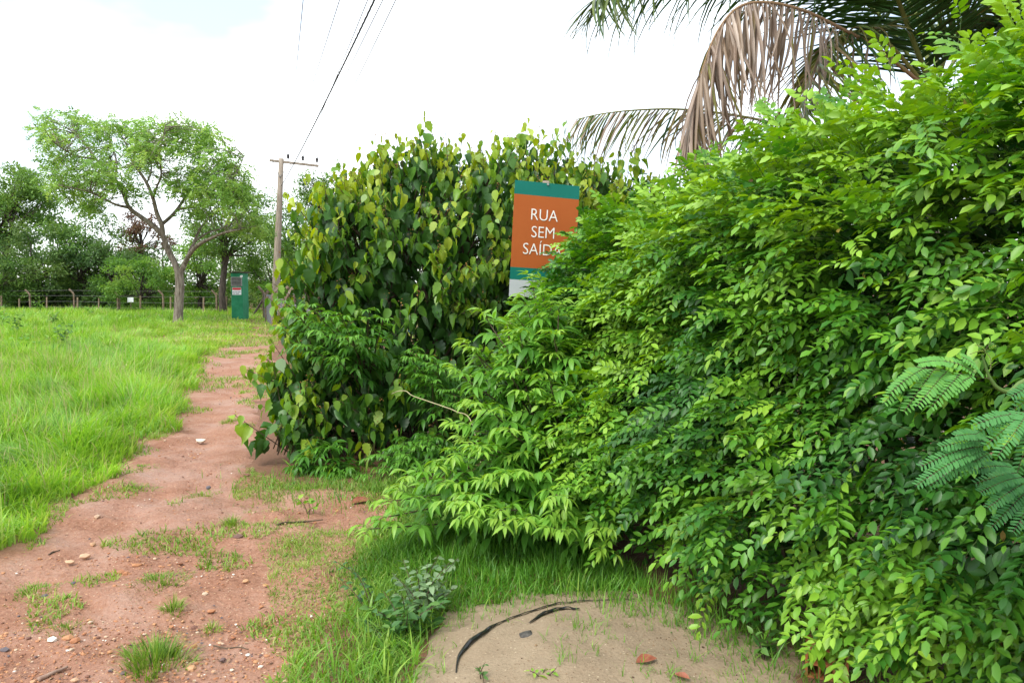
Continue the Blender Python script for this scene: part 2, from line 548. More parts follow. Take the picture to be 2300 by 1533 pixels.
gx = axis(-600, 600, [(-120, 40), (-40, 5), (-14, .8), (4, .17), (14, .6), (60, 5), (600, 40)])
gy = axis(-40, 1200, [(-4, 4), (1.5, .4), (14, .17), (42, .35), (60, .8), (140, 6), (1200, 60)])
def ground_z(x, y):
    return hz(x, y) - .10 * smooth(.0, .3, path_sd(x, y))
setp(obj('ground', grid_mesh('ground', gx, gy, ground_z, M_GROUND)), kind='structure')
px_ = axis(-14, 1.0, [(-4, .14), (1.0, .03)])
py_ = axis(1.0, 48, [(2.4, .1), (8, .03), (14, .07), (48, .3)])
setp(obj('dirt_path', grid_mesh('dirt_path', px_, py_, path_z, M_PATH, keep=lambda x, y: path_sd(x, y) > -.25)), kind='structure')
sx_ = axis(-.9, 2.0, [(2.0, .02)]); sy_ = axis(2.0, 4.9, [(4.9, .02)])
setp(obj('sand_heap', grid_mesh('sand_heap', sx_, sy_, sand_z, M_SAND, keep=lambda x, y: sand_sd(x, y) > -.12)), kind='structure')

# ------------------------------------------------------------------ gravel and stones
M_STONE = tint_mat('gravel_stone', [(0, (.11, .10, .11)), (.2, (.16, .075, .05)), (.45, (.36, .15, .07)), (.7, (.48, .25, .12)), (.9, (.55, .42, .30)), (1, (.72, .68, .6))], rough=.75, spec=.35)
def rock_proto(seed, flat=.6):
    r = np.random.default_rng(seed)
    t = (1 + 5 ** .5) / 2
    V = np.array([[-1, t, 0], [1, t, 0], [-1, -t, 0], [1, -t, 0], [0, -1, t], [0, 1, t], [0, -1, -t], [0, 1, -t], [t, 0, -1], [t, 0, 1], [-t, 0, -1], [-t, 0, 1]], float)
    V = unit(V) * r.uniform(.65, 1.15, (12, 1)); V[:, 2] *= flat; V[:, 0] *= r.uniform(.7, 1.3)
    F = np.array([[0, 11, 5], [0, 5, 1], [0, 1, 7], [0, 7, 10], [0, 10, 11], [1, 5, 9], [5, 11, 4], [11, 10, 2], [10, 7, 6], [7, 1, 8], [3, 9, 4], [3, 4, 2], [3, 2, 6], [3, 6, 8], [3, 8, 9], [4, 9, 5], [2, 4, 11], [6, 2, 10], [8, 6, 7], [9, 8, 1]])
    return V, F
def rotz(a):
    c, s, o, l = np.cos(a), np.sin(a), np.zeros_like(a), np.ones_like(a)
    return np.stack([np.stack([c, -s, o], 1), np.stack([s, c, o], 1), np.stack([o, o, l], 1)], 1)
Vs, Fs, Ts, nn = [], [], [], 0
for k in range(5):
    n = 3600
    y = rng.uniform(2.6, 4.6, n) ** 1.0; y = np.where(rng.random(n) < .55, y, rng.uniform(4, 16, n))
    x = rng.uniform(-.75, .1, n) * y
    ok = path_sd(x, y) > .02
    dens = noise2(x, y, 1.5, 61, 2); ok &= rng.random(n) < smooth(.3, .62, dens) + .12
    x, y = x[ok], y[ok]; m = len(x)
    s = .0028 * np.exp(rng.normal(0, .55, m)) * (1 + y / 12) + .0015
    V, F, T = spread(rock_proto(70 + k), rotz(rng.uniform(0, 6.28, m)), np.stack([x, y, top_z(x, y) + s * .15], 1), s, np.clip(rng.normal(.5, .22, m), 0, 1))
    Vs.append(V); Fs.append(F + nn); Ts.append(T); nn += len(V)
setp(obj('gravel', np_mesh('gravel', np.vstack(Vs), np.vstack(Fs), M_STONE, np.concatenate(Ts), False)),
     'fine orange and brown gravel scattered over the red dirt path', 'gravel', kind='stuff')
n = 5200
x, y = rng.uniform(-.7, 1.7, n), rng.uniform(2.6, 4.4, n)
ok = (sand_sd(x, y) > .02) & (rng.random(n) < .12 + .9 * smooth(.1, .9, x) * smooth(.35, .6, noise2(x, y, 4, 66, 2))); x, y = x[ok], y[ok]
s = .0017 * np.exp(rng.normal(0, .5, len(x))) + .001
V, F, T = spread(rock_proto(99), rotz(rng.uniform(0, 6.28, len(x))), np.stack([x, y, top_z(x, y) + s * .2], 1), s, np.clip(rng.normal(.35, .25, len(x)), 0, 1))
M_CRUMB = tint_mat('sand_crumb', [(0, (.07, .045, .03)), (.4, (.22, .14, .075)), (1, (.42, .32, .2))], rough=.95)
setp(obj('sand_crumbs', np_mesh('sand_crumbs', V, F, M_CRUMB, T, False)), 'small dark crumbs and grit lying on the sand heap', 'grit', kind='stuff')
n = 2600
y = 2.7 + 12 * rng.random(n) ** 1.8; x = rng.uniform(-.66, .02, n) * y
ok = (path_sd(x, y) > -.05) & (rng.random(n) < smooth(.35, .65, noise2(x, y, 1.9, 67, 2)) + .1); x, y = x[ok], y[ok]; m = len(x)
V, F, T = spread(leaf_proto([(.5, .2)], .3, .25), frames(np.stack([rng.normal(0, 1, m), rng.normal(0, 1, m), rng.normal(0, .15, m)], 1), np.array([0, 0, 1.0]) + rng.normal(0, .3, (m, 3))), np.stack([x, y, top_z(x, y) + .004], 1), rng.uniform(.008, .03, m), rng.random(m))
M_LITTER = tint_mat('leaf_litter', [(0, (.05, .03, .02)), (.5, (.16, .085, .045)), (1, (.36, .26, .15))], rough=.85)
setp(obj('leaf_litter', np_mesh('leaf_litter', V, F, M_LITTER, T)), 'tiny brown scraps of dry leaf strewn over the path', 'leaf litter', kind='stuff')
STONES = [(218, 1163, .036, .85, 'pale beige stone lying on the path near the meadow edge'),
          (117, 1438, .030, 1.0, 'white crumbly stone lying on the dirt at lower left'),
          (553, 1068, .036, .22, 'dark red stone beside the lower left tip of the big-leaved bush'),
          (533, 1207, .036, .15, 'dark brown stone on the path left of the small stick'),
          (551, 1306, .028, .72, 'tan pebble by the patchy grass at the right of the path'),
          (475, 1373, .024, .5, 'round orange pebble on the lower right of the path'),
          (308, 1269, .026, .55, 'orange elongated stone in the middle of the near path'),
          (191, 1250, .034, .8, 'flat light tan stone at the left of the near path'),
          (209, 1224, .028, .75, 'pinkish stone just behind the flat light tan stone'),
          (469, 1096, .032, .0, 'small black stone near the path centre by the green mat of grass'),
          (157, 1263, .026, .78, 'cream stone left of the flat light tan stone'),
          (271, 1286, .028, .42, 'thin red brick chip above the largest mid-path grass patch'),
          (452, 991, .055, .95, 'flat whitish slab of stone on the far smooth stretch of path'),
          (165, 1310, .018, .0, 'blue-black pebble right of the small grass tufts at far left'),
          (10, 1460, .022, .02, 'dark grey stone at the left edge of the picture')]
for k, (a, b, s, t, lab) in enumerate(STONES):
    c = GT(a, b); V0, F0 = rock_proto(200 + k, .5)
    V0 = V0 * s * np.array([1, .8, 1.0]); me = np_mesh('stone', V0 + c + np.array([0, 0, s * .18]), F0, M_STONE, np.full(12, t), False)
    setp(obj('stone', me, loc=c), lab, 'stone', 'larger stones on the path')

# ================================================================== GRASS
def blades(x, y, z, h, w, lean, ldir, nseg, twist=None):
    """curved tapering blades; returns V,F per blade"""
    m = len(x); t = np.linspace(0, 1, nseg + 1)
    base = np.stack([x, y, z], 1)
    L = np.stack([np.cos(ldir), np.sin(ldir), np.zeros(m)], 1)
    a = ldir + math.pi / 2 + (rng.uniform(-.9, .9, m) if twist is None else twist)
    S = np.stack([np.cos(a), np.sin(a), np.zeros(m)], 1)
    V = np.zeros((m, 2 * nseg + 1, 3))
    for k in range(nseg + 1):
        up = h * (t[k] - .42 * lean * t[k] ** 2)
        c = base + L * (h * lean * (t[k] ** 1.7) * .8)[:, None] + np.array([0, 0, 1.0]) * up[:, None]
        ww = w * (1 - t[k] ** 1.6) * (.75 if k == 0 else 1)
        if k < nseg:
            V[:, 2 * k] = c - S * ww[:, None] * .5; V[:, 2 * k + 1] = c + S * ww[:, None] * .5
        else:
            V[:, 2 * k] = c
    F = []
    for k in range(nseg - 1):
        F += [[2 * k, 2 * k + 1, 2 * k + 3], [2 * k, 2 * k + 3, 2 * k + 2]]
    F.append([2 * nseg - 2, 2 * nseg - 1, 2 * nseg])
    F = np.array(F)
    n = 2 * nseg + 1
    return V.reshape(-1, 3), (F[None] + (np.arange(m) * n)[:, None, None]).reshape(-1, 3), n
class Grass:
    def __init__(s): s.V, s.F, s.T, s.n = [], [], [], 0
    def add(s, x, y, h, w, lean, ldir, nseg, tint, z=None):
        if len(x) == 0: return
        z = top_z(x, y) - .012 if z is None else z
        V, F, k = blades(x, y, z, h, w, lean, ldir, nseg)
        s.V.append(V); s.F.append(F + s.n); s.T.append(np.repeat(tint, k)); s.n += len(V)
    def build(s, name, mat, label, cat, kind='stuff', loc=None, group=None):
        o = obj(name, np_mesh(name, np.vstack(s.V), np.vstack(s.F), mat, np.concatenate(s.T)), loc=loc)
        return setp(o, label, cat, group, kind)
M_GRASS = leaf_mat('meadow_grass_blade', [(0, (.075, .18, .025)), (.35, (.17, .37, .045)), (.72, (.285, .50, .07)), (.9, (.40, .52, .12)), (1, (.48, .42, .20))], rough=.42, trans=.42, spec=.35, tboost=1.35, vary=.2, nscale=1.3)
M_TURF = leaf_mat('short_turf_blade', [(0, (.05, .13, .02)), (.4, (.16, .31, .035)), (.8, (.30, .42, .075)), (1, (.44, .38, .17))], rough=.5, trans=.35, spec=.3, vary=.2, nscale=2.0)
def meadow_mask(x, y):
    """left of the path, or beyond its far end"""
    s = poly_sd(POLY_PATH, x, y) + (noise2(x, y, 1.6, 71, 3) - .5) * 1.0 * (.5 + .5 * smooth(5, 9, y))
    cx = np.interp(y, POLY_PATH[:len(PATH_L), 1], POLY_PATH[:len(PATH_L), 0])
    return (s < 0.02) & (x < cx + .3) 
g = Grass()
def meadow(y0, y1, dens, nseg, wide, hlo, hhi, straw=False):
    xa, xb = -.70 * y1 - 2.0, -.25 * y0
    n = int((xb - xa) * (y1 - y0) * dens)
    x, y = rng.uniform(xa, xb, n), rng.uniform(y0, y1, n)
    ok = (x > -.70 * y - 2.0) & meadow_mask(x, y); x, y = x[ok], y[ok]
    edge = poly_sd(POLY_PATH, x, y)
    lawn = smooth(16, 24, y) * smooth(-13.5, -9.5, x + (y - 24) * .12)        # mown stretch round the tree and the cabin
    hn = smooth(.25, .75, noise2(x, y, 1.7, 72, 2)) * .7 + .3 * noise2(x, y, .35, 78, 1)
    h = rng.uniform(hlo, hhi, len(x)) * (.45 + 1.05 * hn) * (.6 + .4 * smooth(0, .5, -edge)) * (1 - .62 * lawn)
    cl = noise2(x, y, 1.1, 73, 2); ldir = cl * 9 + rng.normal(0, .8, len(x)) + np.where(edge > -.5, 0, 1.2)
    ldir = np.where((edge > -.45) & (rng.random(len(x)) < .6), -.5 + rng.normal(0, .5, len(x)), ldir)   # spills towards the path
    lean = np.clip(rng.normal(.75, .3, len(x)), .15, 1.25)
    tint = np.clip(.12 + .5 * noise2(x, y, .55, 74, 3) + .38 * noise2(x, y, 2.3, 75, 2) + rng.normal(0, .15, len(x)) + lawn * .1, 0, .97)
    if straw: tint = np.full(len(x), 1.0); lean = lean * .5
    else: tint = np.where(rng.random(len(x)) < .03, 1.0, tint)
    keep = rng.random(len(x)) < 1 - .25 * lawn
    a = [v[keep] for v in (x, y, h, lean, ldir, tint)]
    g.add(a[0], a[1], a[2], wide * rng.uniform(.6, 1.3, len(a[0])), a[3], a[4], nseg, a[5])
meadow(3.2, 7, 1700, 5, .0095, .30, .50)
meadow(3.2, 7, 520, 6, .017, .36, .62)
meadow(3.2, 14, 26, 5, .0055, .62, .85, straw=True)
meadow(7, 12, 850, 4, .0135, .28, .48)
meadow(7, 12, 300, 5, .021, .34, .56)
meadow(12, 20, 400, 3, .020, .28, .46)
meadow(12, 20, 110, 4, .030, .32, .5)
meadow(20, 31, 220, 3, .030, .26, .46)
meadow(31, 50, 95, 2, .05, .26, .46)
g.build('meadow_grass', M_GRASS, 'tall lush lime green grass filling the meadow left of the dirt path', 'grass')

# rough short turf between the path and the bushes, and beyond the fence
t = Grass()
POLY_VERGE = poly_world([(560, 1050), (640, 1085), (900, 1085), (1010, 1090), (1060, 1240), (1010, 1300), (1015, 1370), (930, 1430), (890, 1520), (870, 1700), (630, 1700), (640, 1480), (610, 1380), (600, 1280), (560, 1180), (520, 1100)])
def scatter(poly, dens):
    lo, hi = poly.min(0), poly.max(0)
    n = int((hi - lo).prod() * dens)
    x, y = rng.uniform(lo[0], hi[0], n), rng.uniform(lo[1], hi[1], n)
    ok = poly_sd(poly, x, y) > 0
    return x[ok], y[ok]
x, y = scatter(POLY_VERGE, 9000)
patch = noise2(x, y, 2.6, 81, 3)
bare = poly_sd(poly_world([(620, 1100), (760, 1100), (900, 1112), (925, 1180), (830, 1200), (690, 1190), (640, 1150)]), x, y)
red = smooth(-.05, .12, bare)
lush = smooth(760, 900, project(np.stack([x, y, 0 * x], 1))[0])
ok = (sand_sd(x, y) < .03) & (rng.random(len(x)) < (smooth(.34, .54, patch) * .85 + lush * .5 + .03) * (1 - .95 * red))
x, y, lush, patch = x[ok], y[ok], lush[ok], patch[ok]
t.add(x, y, rng.uniform(.02, .06, len(x)) * (1 + 1.4 * lush), rng.uniform(.0035, .008, len(x)) * (1 + .4 * lush), np.clip(rng.normal(.95, .35, len(x)), .2, 1.5), rng.uniform(0, 6.28, len(x)), 2,
      np.clip(rng.normal(.62, .2, len(x)) - .35 * lush, 0, 1))
# scraps of turf on the path itself
y = 2.5 + 31.5 * rng.random(150000) ** 1.5; x = rng.uniform(-.62, -.1, 150000) * y
pn = noise2(x, y, 1.2, 84, 3); s = path_sd(x, y)
far = smooth(7, 20, y)
ok = (s > 0) & (pn > .66 - .16 * far - .15 * np.exp(-(s / .30) ** 2)) & (rng.random(len(x)) < .9)
x, y = x[ok], y[ok]
t.add(x, y, rng.uniform(.02, .06, len(x)) * (1 + y / 14), rng.uniform(.005, .009, len(x)) * (1 + y / 12), rng.uniform(.4, 1.3, len(x)), rng.uniform(0, 6.28, len(x)), 2, np.clip(rng.normal(.6, .2, len(x)), 0, 1))
# rough ground behind the fence and the bushes
n = 30000
x, y = rng.uniform(-11, 14, n), rng.uniform(6.5, 44, n)
ok = (x > np.interp(y, [6, 7, 20, 30, 38], [-1.9, -2.0, -5.6, -8.6, -11.4])) & (path_sd(x, y) < 0); x, y = x[ok], y[ok]
t.add(x, y, rng.uniform(.1, .3, len(x)), rng.uniform(.008, .02, len(x)) * (1 + y / 20), rng.uniform(.3, 1.1, len(x)), rng.uniform(0, 6.28, len(x)), 3, np.clip(rng.normal(.5, .2, len(x)), 0, 1))
t.build('short_turf', M_TURF, 'patchy short yellowish green turf on the verge between path and bushes', 'turf')

# tall dark grass under the lime shrub, blades round the sand
M_TALLGRASS = leaf_mat('verge_grass_blade', [(0, (.03, .10, .012)), (.4, (.08, .24, .022)), (.8, (.17, .36, .04)), (1, (.27, .42, .06))], rough=.4, trans=.38, spec=.35, vary=.2, nscale=3)
v = Grass()
POLY_TALL = poly_world([(740, 1295), (860, 1215), (1000, 1180), (1250, 1200), (1420, 1260), (1480, 1330), (1330, 1335), (1150, 1350), (1020, 1385), (930, 1330), (840, 1330)])
x, y = scatter(POLY_TALL, 5200)
ins = poly_sd(POLY_TALL, x, y); k = noise2(x, y, 3, 91, 2)
v.add(x, y, rng.uniform(.08, .20, len(x)) * (.45 + .55 * smooth(0, .25, ins)) * (.6 + .7 * k), rng.uniform(.004, .009, len(x)), np.clip(rng.normal(.55, .3, len(x)), .1, 1.3), rng.uniform(0, 6.28, len(x)), 4,
      np.clip(rng.normal(.5, .18, len(x)), 0, 1))
POLY_LIME = poly_world([(660, 1480), (730, 1390), (860, 1340), (990, 1400), (945, 1460), (925, 1640), (640, 1640)])
x, y = scatter(POLY_LIME, 3300)
ok = rng.random(len(x)) < .3 + noise2(x, y, 4, 93, 2); x, y = x[ok], y[ok]
v.add(x, y, rng.uniform(.05, .19, len(x)), rng.uniform(.003, .009, len(x)), np.clip(rng.normal(.8, .3, len(x)), .1, 1.4), rng.uniform(0, 6.28, len(x)), 4, np.clip(rng.normal(.78, .15, len(x)), 0, 1))
x, y = scatter(POLY_LIME, 260)
v.add(x, y, rng.uniform(.08, .2, len(x)), rng.uniform(.010, .018, len(x)), np.clip(rng.normal(.8, .3, len(x)), .2, 1.3), rng.uniform(0, 6.28, len(x)), 5, np.clip(rng.normal(.85, .12, len(x)), 0, 1))
# grass along the foot of the hedge and of the big bush
for pts, wd, n, hh in (([(1330, 1335), (1480, 1345), (1620, 1400), (1760, 1450), (1900, 1520)], .16, 1300, .2), ([(640, 1085), (760, 1095), (880, 1095), (980, 1090)], .3, 2200, .13), ([(1030, 1370), (1120, 1350), (1260, 1335), (1400, 1335)], .07, 420, .17)):
    W = poly_world(pts); tt = rng.uniform(0, len(W) - 1.001, n); i = tt.astype(int); f = (tt - i)[:, None]
    p = W[i] * (1 - f) + W[i + 1] * f + rng.normal(0, wd, (n, 2))
    v.add(p[:, 0], p[:, 1], rng.uniform(.05, hh, n), rng.uniform(.003, .008, n), np.clip(rng.normal(.7, .3, n), .1, 1.4), rng.uniform(0, 6.28, n), 4, np.clip(rng.normal(.6, .2, n), 0, 1))
# single sprouts on the sand
x, y = scatter(POLY_SAND, 500); k = noise2(x, y, 3.2, 95, 2); ok = (rng.random(len(x)) < smooth(.45, .7, k) * .6 + .9 * np.exp(-(np.maximum(sand_sd(x, y), 0) / .09) ** 2)) ; x, y = x[ok], y[ok]
for q in range(4):
    m = len(x); xx, yy = x + rng.normal(0, .012, m), y + rng.normal(0, .012, m)
    v.add(xx, yy, rng.uniform(.03, .11, m), rng.uniform(.002, .005, m), np.clip(rng.normal(.7, .35, m), .1, 1.4), rng.uniform(0, 6.28, m), 4, np.clip(rng.normal(.72, .15, m), 0, 1))
v.build('verge_grass', M_TALLGRASS, 'taller dark and lime grass under the shrub and around the sand heap', 'grass')

# countable tufts on the path
TUFTS = [(345, 1490, .125, .15, 260, .45, 'largest grass tuft, in the near foreground of the path'),
         (390, 1368, .045, .10, 60, .55, 'thin upright grass tuft behind the largest tuft'),
         (360, 1305, .15, .05, 330, .45, 'broad low grass patch in the middle of the near path'),
         (305, 1095, .17, .035, 420, .35, 'round dense mat of grass on the path beside the meadow'),
         (75, 1330, .13, .045, 220, .5, 'ragged grass patch on the near path at far left'),
         (520, 1178, .06, .10, 90, .5, 'small wispy tuft on the path left of the bare red soil'),
         (150, 1412, .08, .05, 80, .45, 'sprawling little tuft beside the white stone'),
         (322, 1222, .13, .035, 160, .55, 'thin scattered grass patch beyond the broad low patch'),
         (320, 1050, .16, .035, 260, .4, 'flat grass strip behind the round mat'),
         (475, 1412, .04, .06, 40, .6, 'tiny tuft near the round orange pebble'),
         (515, 948, .10, .09, 120, .6, 'lone tuft on the far smooth stretch of path'),
         (455, 1110, .12, .03, 150, .6, 'yellowish thin turf patch right of the round mat'),
         (350, 985, .09, .09, 110, .6, 'dry tuft at the meadow edge before the path bends')]
for (a, b, rad, hh, n, tn, lab) in TUFTS:
    c = GT(a, b); q = Grass(); n = int(n * 2.2)
    an = rng.uniform(0, 6.28, n); ph_ = rng.uniform(0, 6.28, 3)
    rr = rad * np.sqrt(rng.random(n)) * (1 + .30 * np.sin(2 * an + ph_[0]) + .28 * np.sin(3 * an + ph_[1]) + .2 * np.sin(5 * an + ph_[2])) * np.where(rng.random(n) < .12, 1.5, 1)
    x, y = c[0] + rr * np.cos(an), c[1] + rr * np.sin(an) * 1.2
    q.add(x, y, rng.uniform(.5, 1.2, n) * hh * (1.15 - .5 * rr / rad), rng.uniform(.003, .0065, n), np.clip(.25 + rr / rad * .7 + rng.normal(0, .2, n), .1, 1.3), an + rng.normal(0, .5, n), 4, np.clip(rng.normal(tn, .2, n), 0, 1))
    th_ = empty('grass_tuft', c, lab, 'grass tuft', 'grass tufts on the dirt path')
    setp(obj('blades', np_mesh('blades', np.vstack(q.V), np.vstack(q.F), M_TURF, np.concatenate(q.T)), th_), kind='stuff')

# ================================================================== TREES
M_BARK = solid_mat('grey_bark', (.10, .075, .055), (.30, .26, .21), rough=.9, scale=5, bump=.02, bscale=30, stretch=(3, 3, .6))
M_BARK_DK = solid_mat('dark_bark', (.03, .024, .02), (.10, .08, .065), rough=.9, scale=5, bump=.02, bscale=30, stretch=(3, 3, .6))
def far_leaf(name, stops): return leaf_mat(name, [(p, tuple(v * 1.18 for v in c)) for p, c in stops], rough=.55, trans=.42, spec=.3, vary=.3, nscale=.9)
M_F_LIGHT = far_leaf('feathery_green_foliage', [(0, (.09, .20, .04)), (.5, (.19, .34, .075)), (1, (.30, .44, .11))])
M_F_DARK = far_leaf('deep_green_foliage', [(0, (.03, .075, .02)), (.5, (.075, .15, .04)), (1, (.14, .22, .055))])
M_F_MID = far_leaf('mid_green_foliage', [(0, (.045, .11, .022)), (.5, (.105, .21, .042)), (1, (.19, .30, .06))])
M_F_BRIGHT = far_leaf('bright_green_foliage', [(0, (.05, .13, .02)), (.5, (.12, .25, .04)), (1, (.22, .35, .06))])
M_F_RUST = far_leaf('rusty_dry_foliage', [(0, (.07, .04, .022)), (.6, (.13, .07, .04)), (1, (.16, .12, .05))])
LEAF2 = (np.array([[0, 0, 0], [-.27, .5, .03], [.27, .5, .03], [0, 1, -.15]]), np.array([[0, 2, 3], [0, 3, 1]]))
def rand_unit(n):
    return unit(rng.normal(0, 1, (n, 3)))
def clump_leaves(centers, radii, per, size, spread_z=.6):
    """leaf frames through flattened clumps"""
    k = np.repeat(np.arange(len(centers)), per); m = len(k)
    u = rand_unit(m) * (rng.random((m, 1)) ** .45)
    pos = centers[k] + u * radii[k][:, None] * np.array([1, 1, spread_z])
    d = unit(u * 1.0 + rng.normal(0, .6, (m, 3)) + np.array([0, 0, -.25]))
    nrm = unit(rng.normal(0, .55, (m, 3)) + np.array([0, 0, 1.0]))
    s = size * rng.uniform(.6, 1.35, m)
    ct = rng.normal(.5, .2, len(centers))
    tint = np.clip(ct[k] + rng.normal(0, .16, m), 0, 1)
    return frames(d, nrm), pos, s, tint
def limb(mb, a, b, r0, r1, wob=.12, n=7, sides=6, sag=0.0):
    a, b = np.asarray(a, float), np.asarray(b, float)
    L = np.linalg.norm(b - a); t = np.linspace(0, 1, n)
    p = a + (b - a) * t[:, None] + np.cumsum(rng.normal(0, wob * L / n, (n, 3)), 0) * (t * (1 - t) * 4)[:, None]
    p[:, 2] += sag * L * np.sin(t * math.pi)
    mb.tube(p, r0 + (r1 - r0) * t, sides, cap=False)
    return p
def tree(name, label, group, base, H, crown, nclump, per, leaf, mat, bark, tr=.16, cl=(.5, .9), lean=(0, 0), fork=.45, hollow=.35, seed_tilt=0, flat=.65):
    """crown: (cx, cy, cz, rx, ry, rz)"""
    th = empty(name, (*base, hz1(*base)), label, 'tree', group)
    b = np.array([*base, hz1(*base) - .15]); c = np.array(crown[:3]); rad = np.array(crown[3:])
    u = rand_unit(nclump) * (hollow + (1 - hollow) * rng.random((nclump, 1)) ** .6)
    cen = c + u * rad; crad = rng.uniform(*cl, nclump)
    mb = MB(); f = b + (c - b) * fork * np.array([.6, .6, 1]); f[2] = b[2] + (c[2] - b[2]) * fork * 1.2
    p = limb(mb, b, f, tr, tr * .75, .06, 8, 9)
    pick = rng.permutation(nclump)[:min(nclump, 26)]
    forks = [f + (c - f) * q + rng.normal(0, .25, 3) * rad * .4 for q in (.25, .5, .55, .6)]
    for k, q in enumerate(forks): limb(mb, p[-1], q, tr * .62, tr * .4, .12, 7, 7)
    for i in pick:
        q = forks[int(rng.integers(len(forks)))]
        limb(mb, q, cen[i], tr * .36, tr * .07, .15, 7, 5, sag=.06)
    mb.build('trunk', bark, th, smooth_=True)
    M, pos, s, ti = clump_leaves(cen, crad, per, leaf, flat)
    V, F, T = spread(LEAF2, M, pos, s, ti)
    obj('crown', np_mesh('crown', V, F, mat, T), th)
    return th
WOOD = 'trees behind the wire fence'
def px_tree(name, label, px, top, bot, wpx, Y, base_px=None, group=WOOD, **kw):
    """placed by its crown: centre column, top and underside rows, width, distance"""
    a, b = P(px, top, Y), P(px, bot, Y)
    bx = P(base_px if base_px is not None else px, 690, Y)[0]
    rx = wpx / FPX * Y / 2
    cz, rz = (a[2] + b[2]) / 2, (a[2] - b[2]) / 2
    return tree(name, label, group, (bx, Y), a[2], (a[0], Y, cz, rx, rx * .9, rz), **kw)
px_tree('woodland_tree', 'tall dark sparse-crowned tree at the far left edge', 25, 372, 560, 200, 53, nclump=60, per=230, leaf=.20, mat=M_F_MID, bark=M_BARK_DK, tr=.2, cl=(.6, 1.0), hollow=.55, base_px=10)
px_tree('woodland_tree', 'dense dark round tree at left behind the fence posts', 75, 492, 700, 270, 50, nclump=66, per=200, leaf=.17, mat=M_F_DARK, bark=M_BARK_DK, cl=(.55, .9))
px_tree('woodland_tree', 'dark tree between the tall left tree and the big meadow tree', 190, 462, 690, 200, 51, nclump=56, per=200, leaf=.17, mat=M_F_MID, bark=M_BARK_DK, cl=(.5, .9))
px_tree('woodland_tree', 'low dark tree overhanging the fence at the left edge', -10, 560, 705, 190, 48, nclump=40, per=190, leaf=.16, mat=M_F_MID, bark=M_BARK_DK, cl=(.5, .8))
px_tree('woodland_tree', 'rust coloured half-dry tree behind the big meadow tree', 318, 470, 590, 120, 52, nclump=26, per=120, leaf=.15, mat=M_F_RUST, bark=M_BARK_DK, cl=(.35, .6), hollow=.4)
px_tree('woodland_tree', 'dark green tree filling the gap under the rusty tree', 262, 520, 690, 160, 50, nclump=40, per=190, leaf=.16, mat=M_F_DARK, bark=M_BARK_DK, cl=(.5, .8))
px_tree('woodland_tree', 'bright green bushy tree just left of the big trunk', 318, 560, 708, 200, 46, nclump=60, per=190, leaf=.13, mat=M_F_BRIGHT, bark=M_BARK_DK, cl=(.38, .65), tr=.1, flat=.5)
px_tree('woodland_tree', 'spreading tree with two dark trunks left of the cabin', 520, 405, 590, 200, 43, nclump=64, per=150, leaf=.14, mat=M_F_MID, bark=M_BARK_DK, tr=.2, cl=(.4, .75), hollow=.4, base_px=500)
px_tree('woodland_tree', 'mid green tree between big trunk and cabin', 450, 540, 700, 150, 47, nclump=44, per=170, leaf=.14, mat=M_F_BRIGHT, bark=M_BARK_DK, cl=(.4, .7))
px_tree('woodland_tree', 'leafy tree rising behind the utility pole', 645, 432, 620, 130, 50, nclump=44, per=150, leaf=.15, mat=M_F_MID, bark=M_BARK_DK, cl=(.5, .85))
px_tree('woodland_tree', 'pale airy tree above the left shoulder of the big-leaved bush', 712, 375, 480, 95, 58, nclump=30, per=120, leaf=.16, mat=M_F_MID, bark=M_BARK_DK, cl=(.45, .75), hollow=.45)
px_tree('woodland_tree', 'bright bushy tree behind the green cabin', 610, 540, 700, 150, 45, nclump=52, per=180, leaf=.13, mat=M_F_BRIGHT, bark=M_BARK_DK, cl=(.4, .65), tr=.1)
px_tree('woodland_tree', 'dark tree hidden mostly behind the big-leaved bush', 720, 520, 700, 190, 48, nclump=40, per=160, leaf=.16, mat=M_F_MID, bark=M_BARK_DK, cl=(.5, .8))

# the rest of the wood reads as one mass
n = 230
xx = np.concatenate([rng.uniform(-52, -8, 110), rng.uniform(-8, 40, 50), rng.uniform(-36, -10, 70)]); yy = np.concatenate([rng.uniform(54, 66, 160), rng.uniform(49, 53, 70)])
zc = np.concatenate([rng.uniform(.3, 5.6, 160), rng.uniform(.3, 1.3, 70)])
cen = np.stack([xx, yy, zc], 1)
M, pos, s, ti = clump_leaves(cen, np.concatenate([rng.uniform(.9, 1.7, 160), rng.uniform(.7, 1.1, 70)]), 300, .24, .8)
V, F, T = spread(LEAF2, M, pos, s, ti)
mb = MB()
for k in range(0, n, 2):
    limb(mb, (xx[k], yy[k], hz1(xx[k], yy[k]) - .1), (xx[k] + rng.normal(0, .4), yy[k], zc[k] + .6), .1, .04, .1, 6, 5)
w = empty('far_wood', (-14, 60, hz1(-14, 60)), 'far mass of dark green woodland behind the separate trees', 'woodland', kind='stuff')
setp(obj('foliage', np_mesh('foliage', V, F, M_F_DARK, T), w), kind='stuff')
setp(mb.build('trunks', M_BARK_DK, w, smooth_=True), kind='stuff')

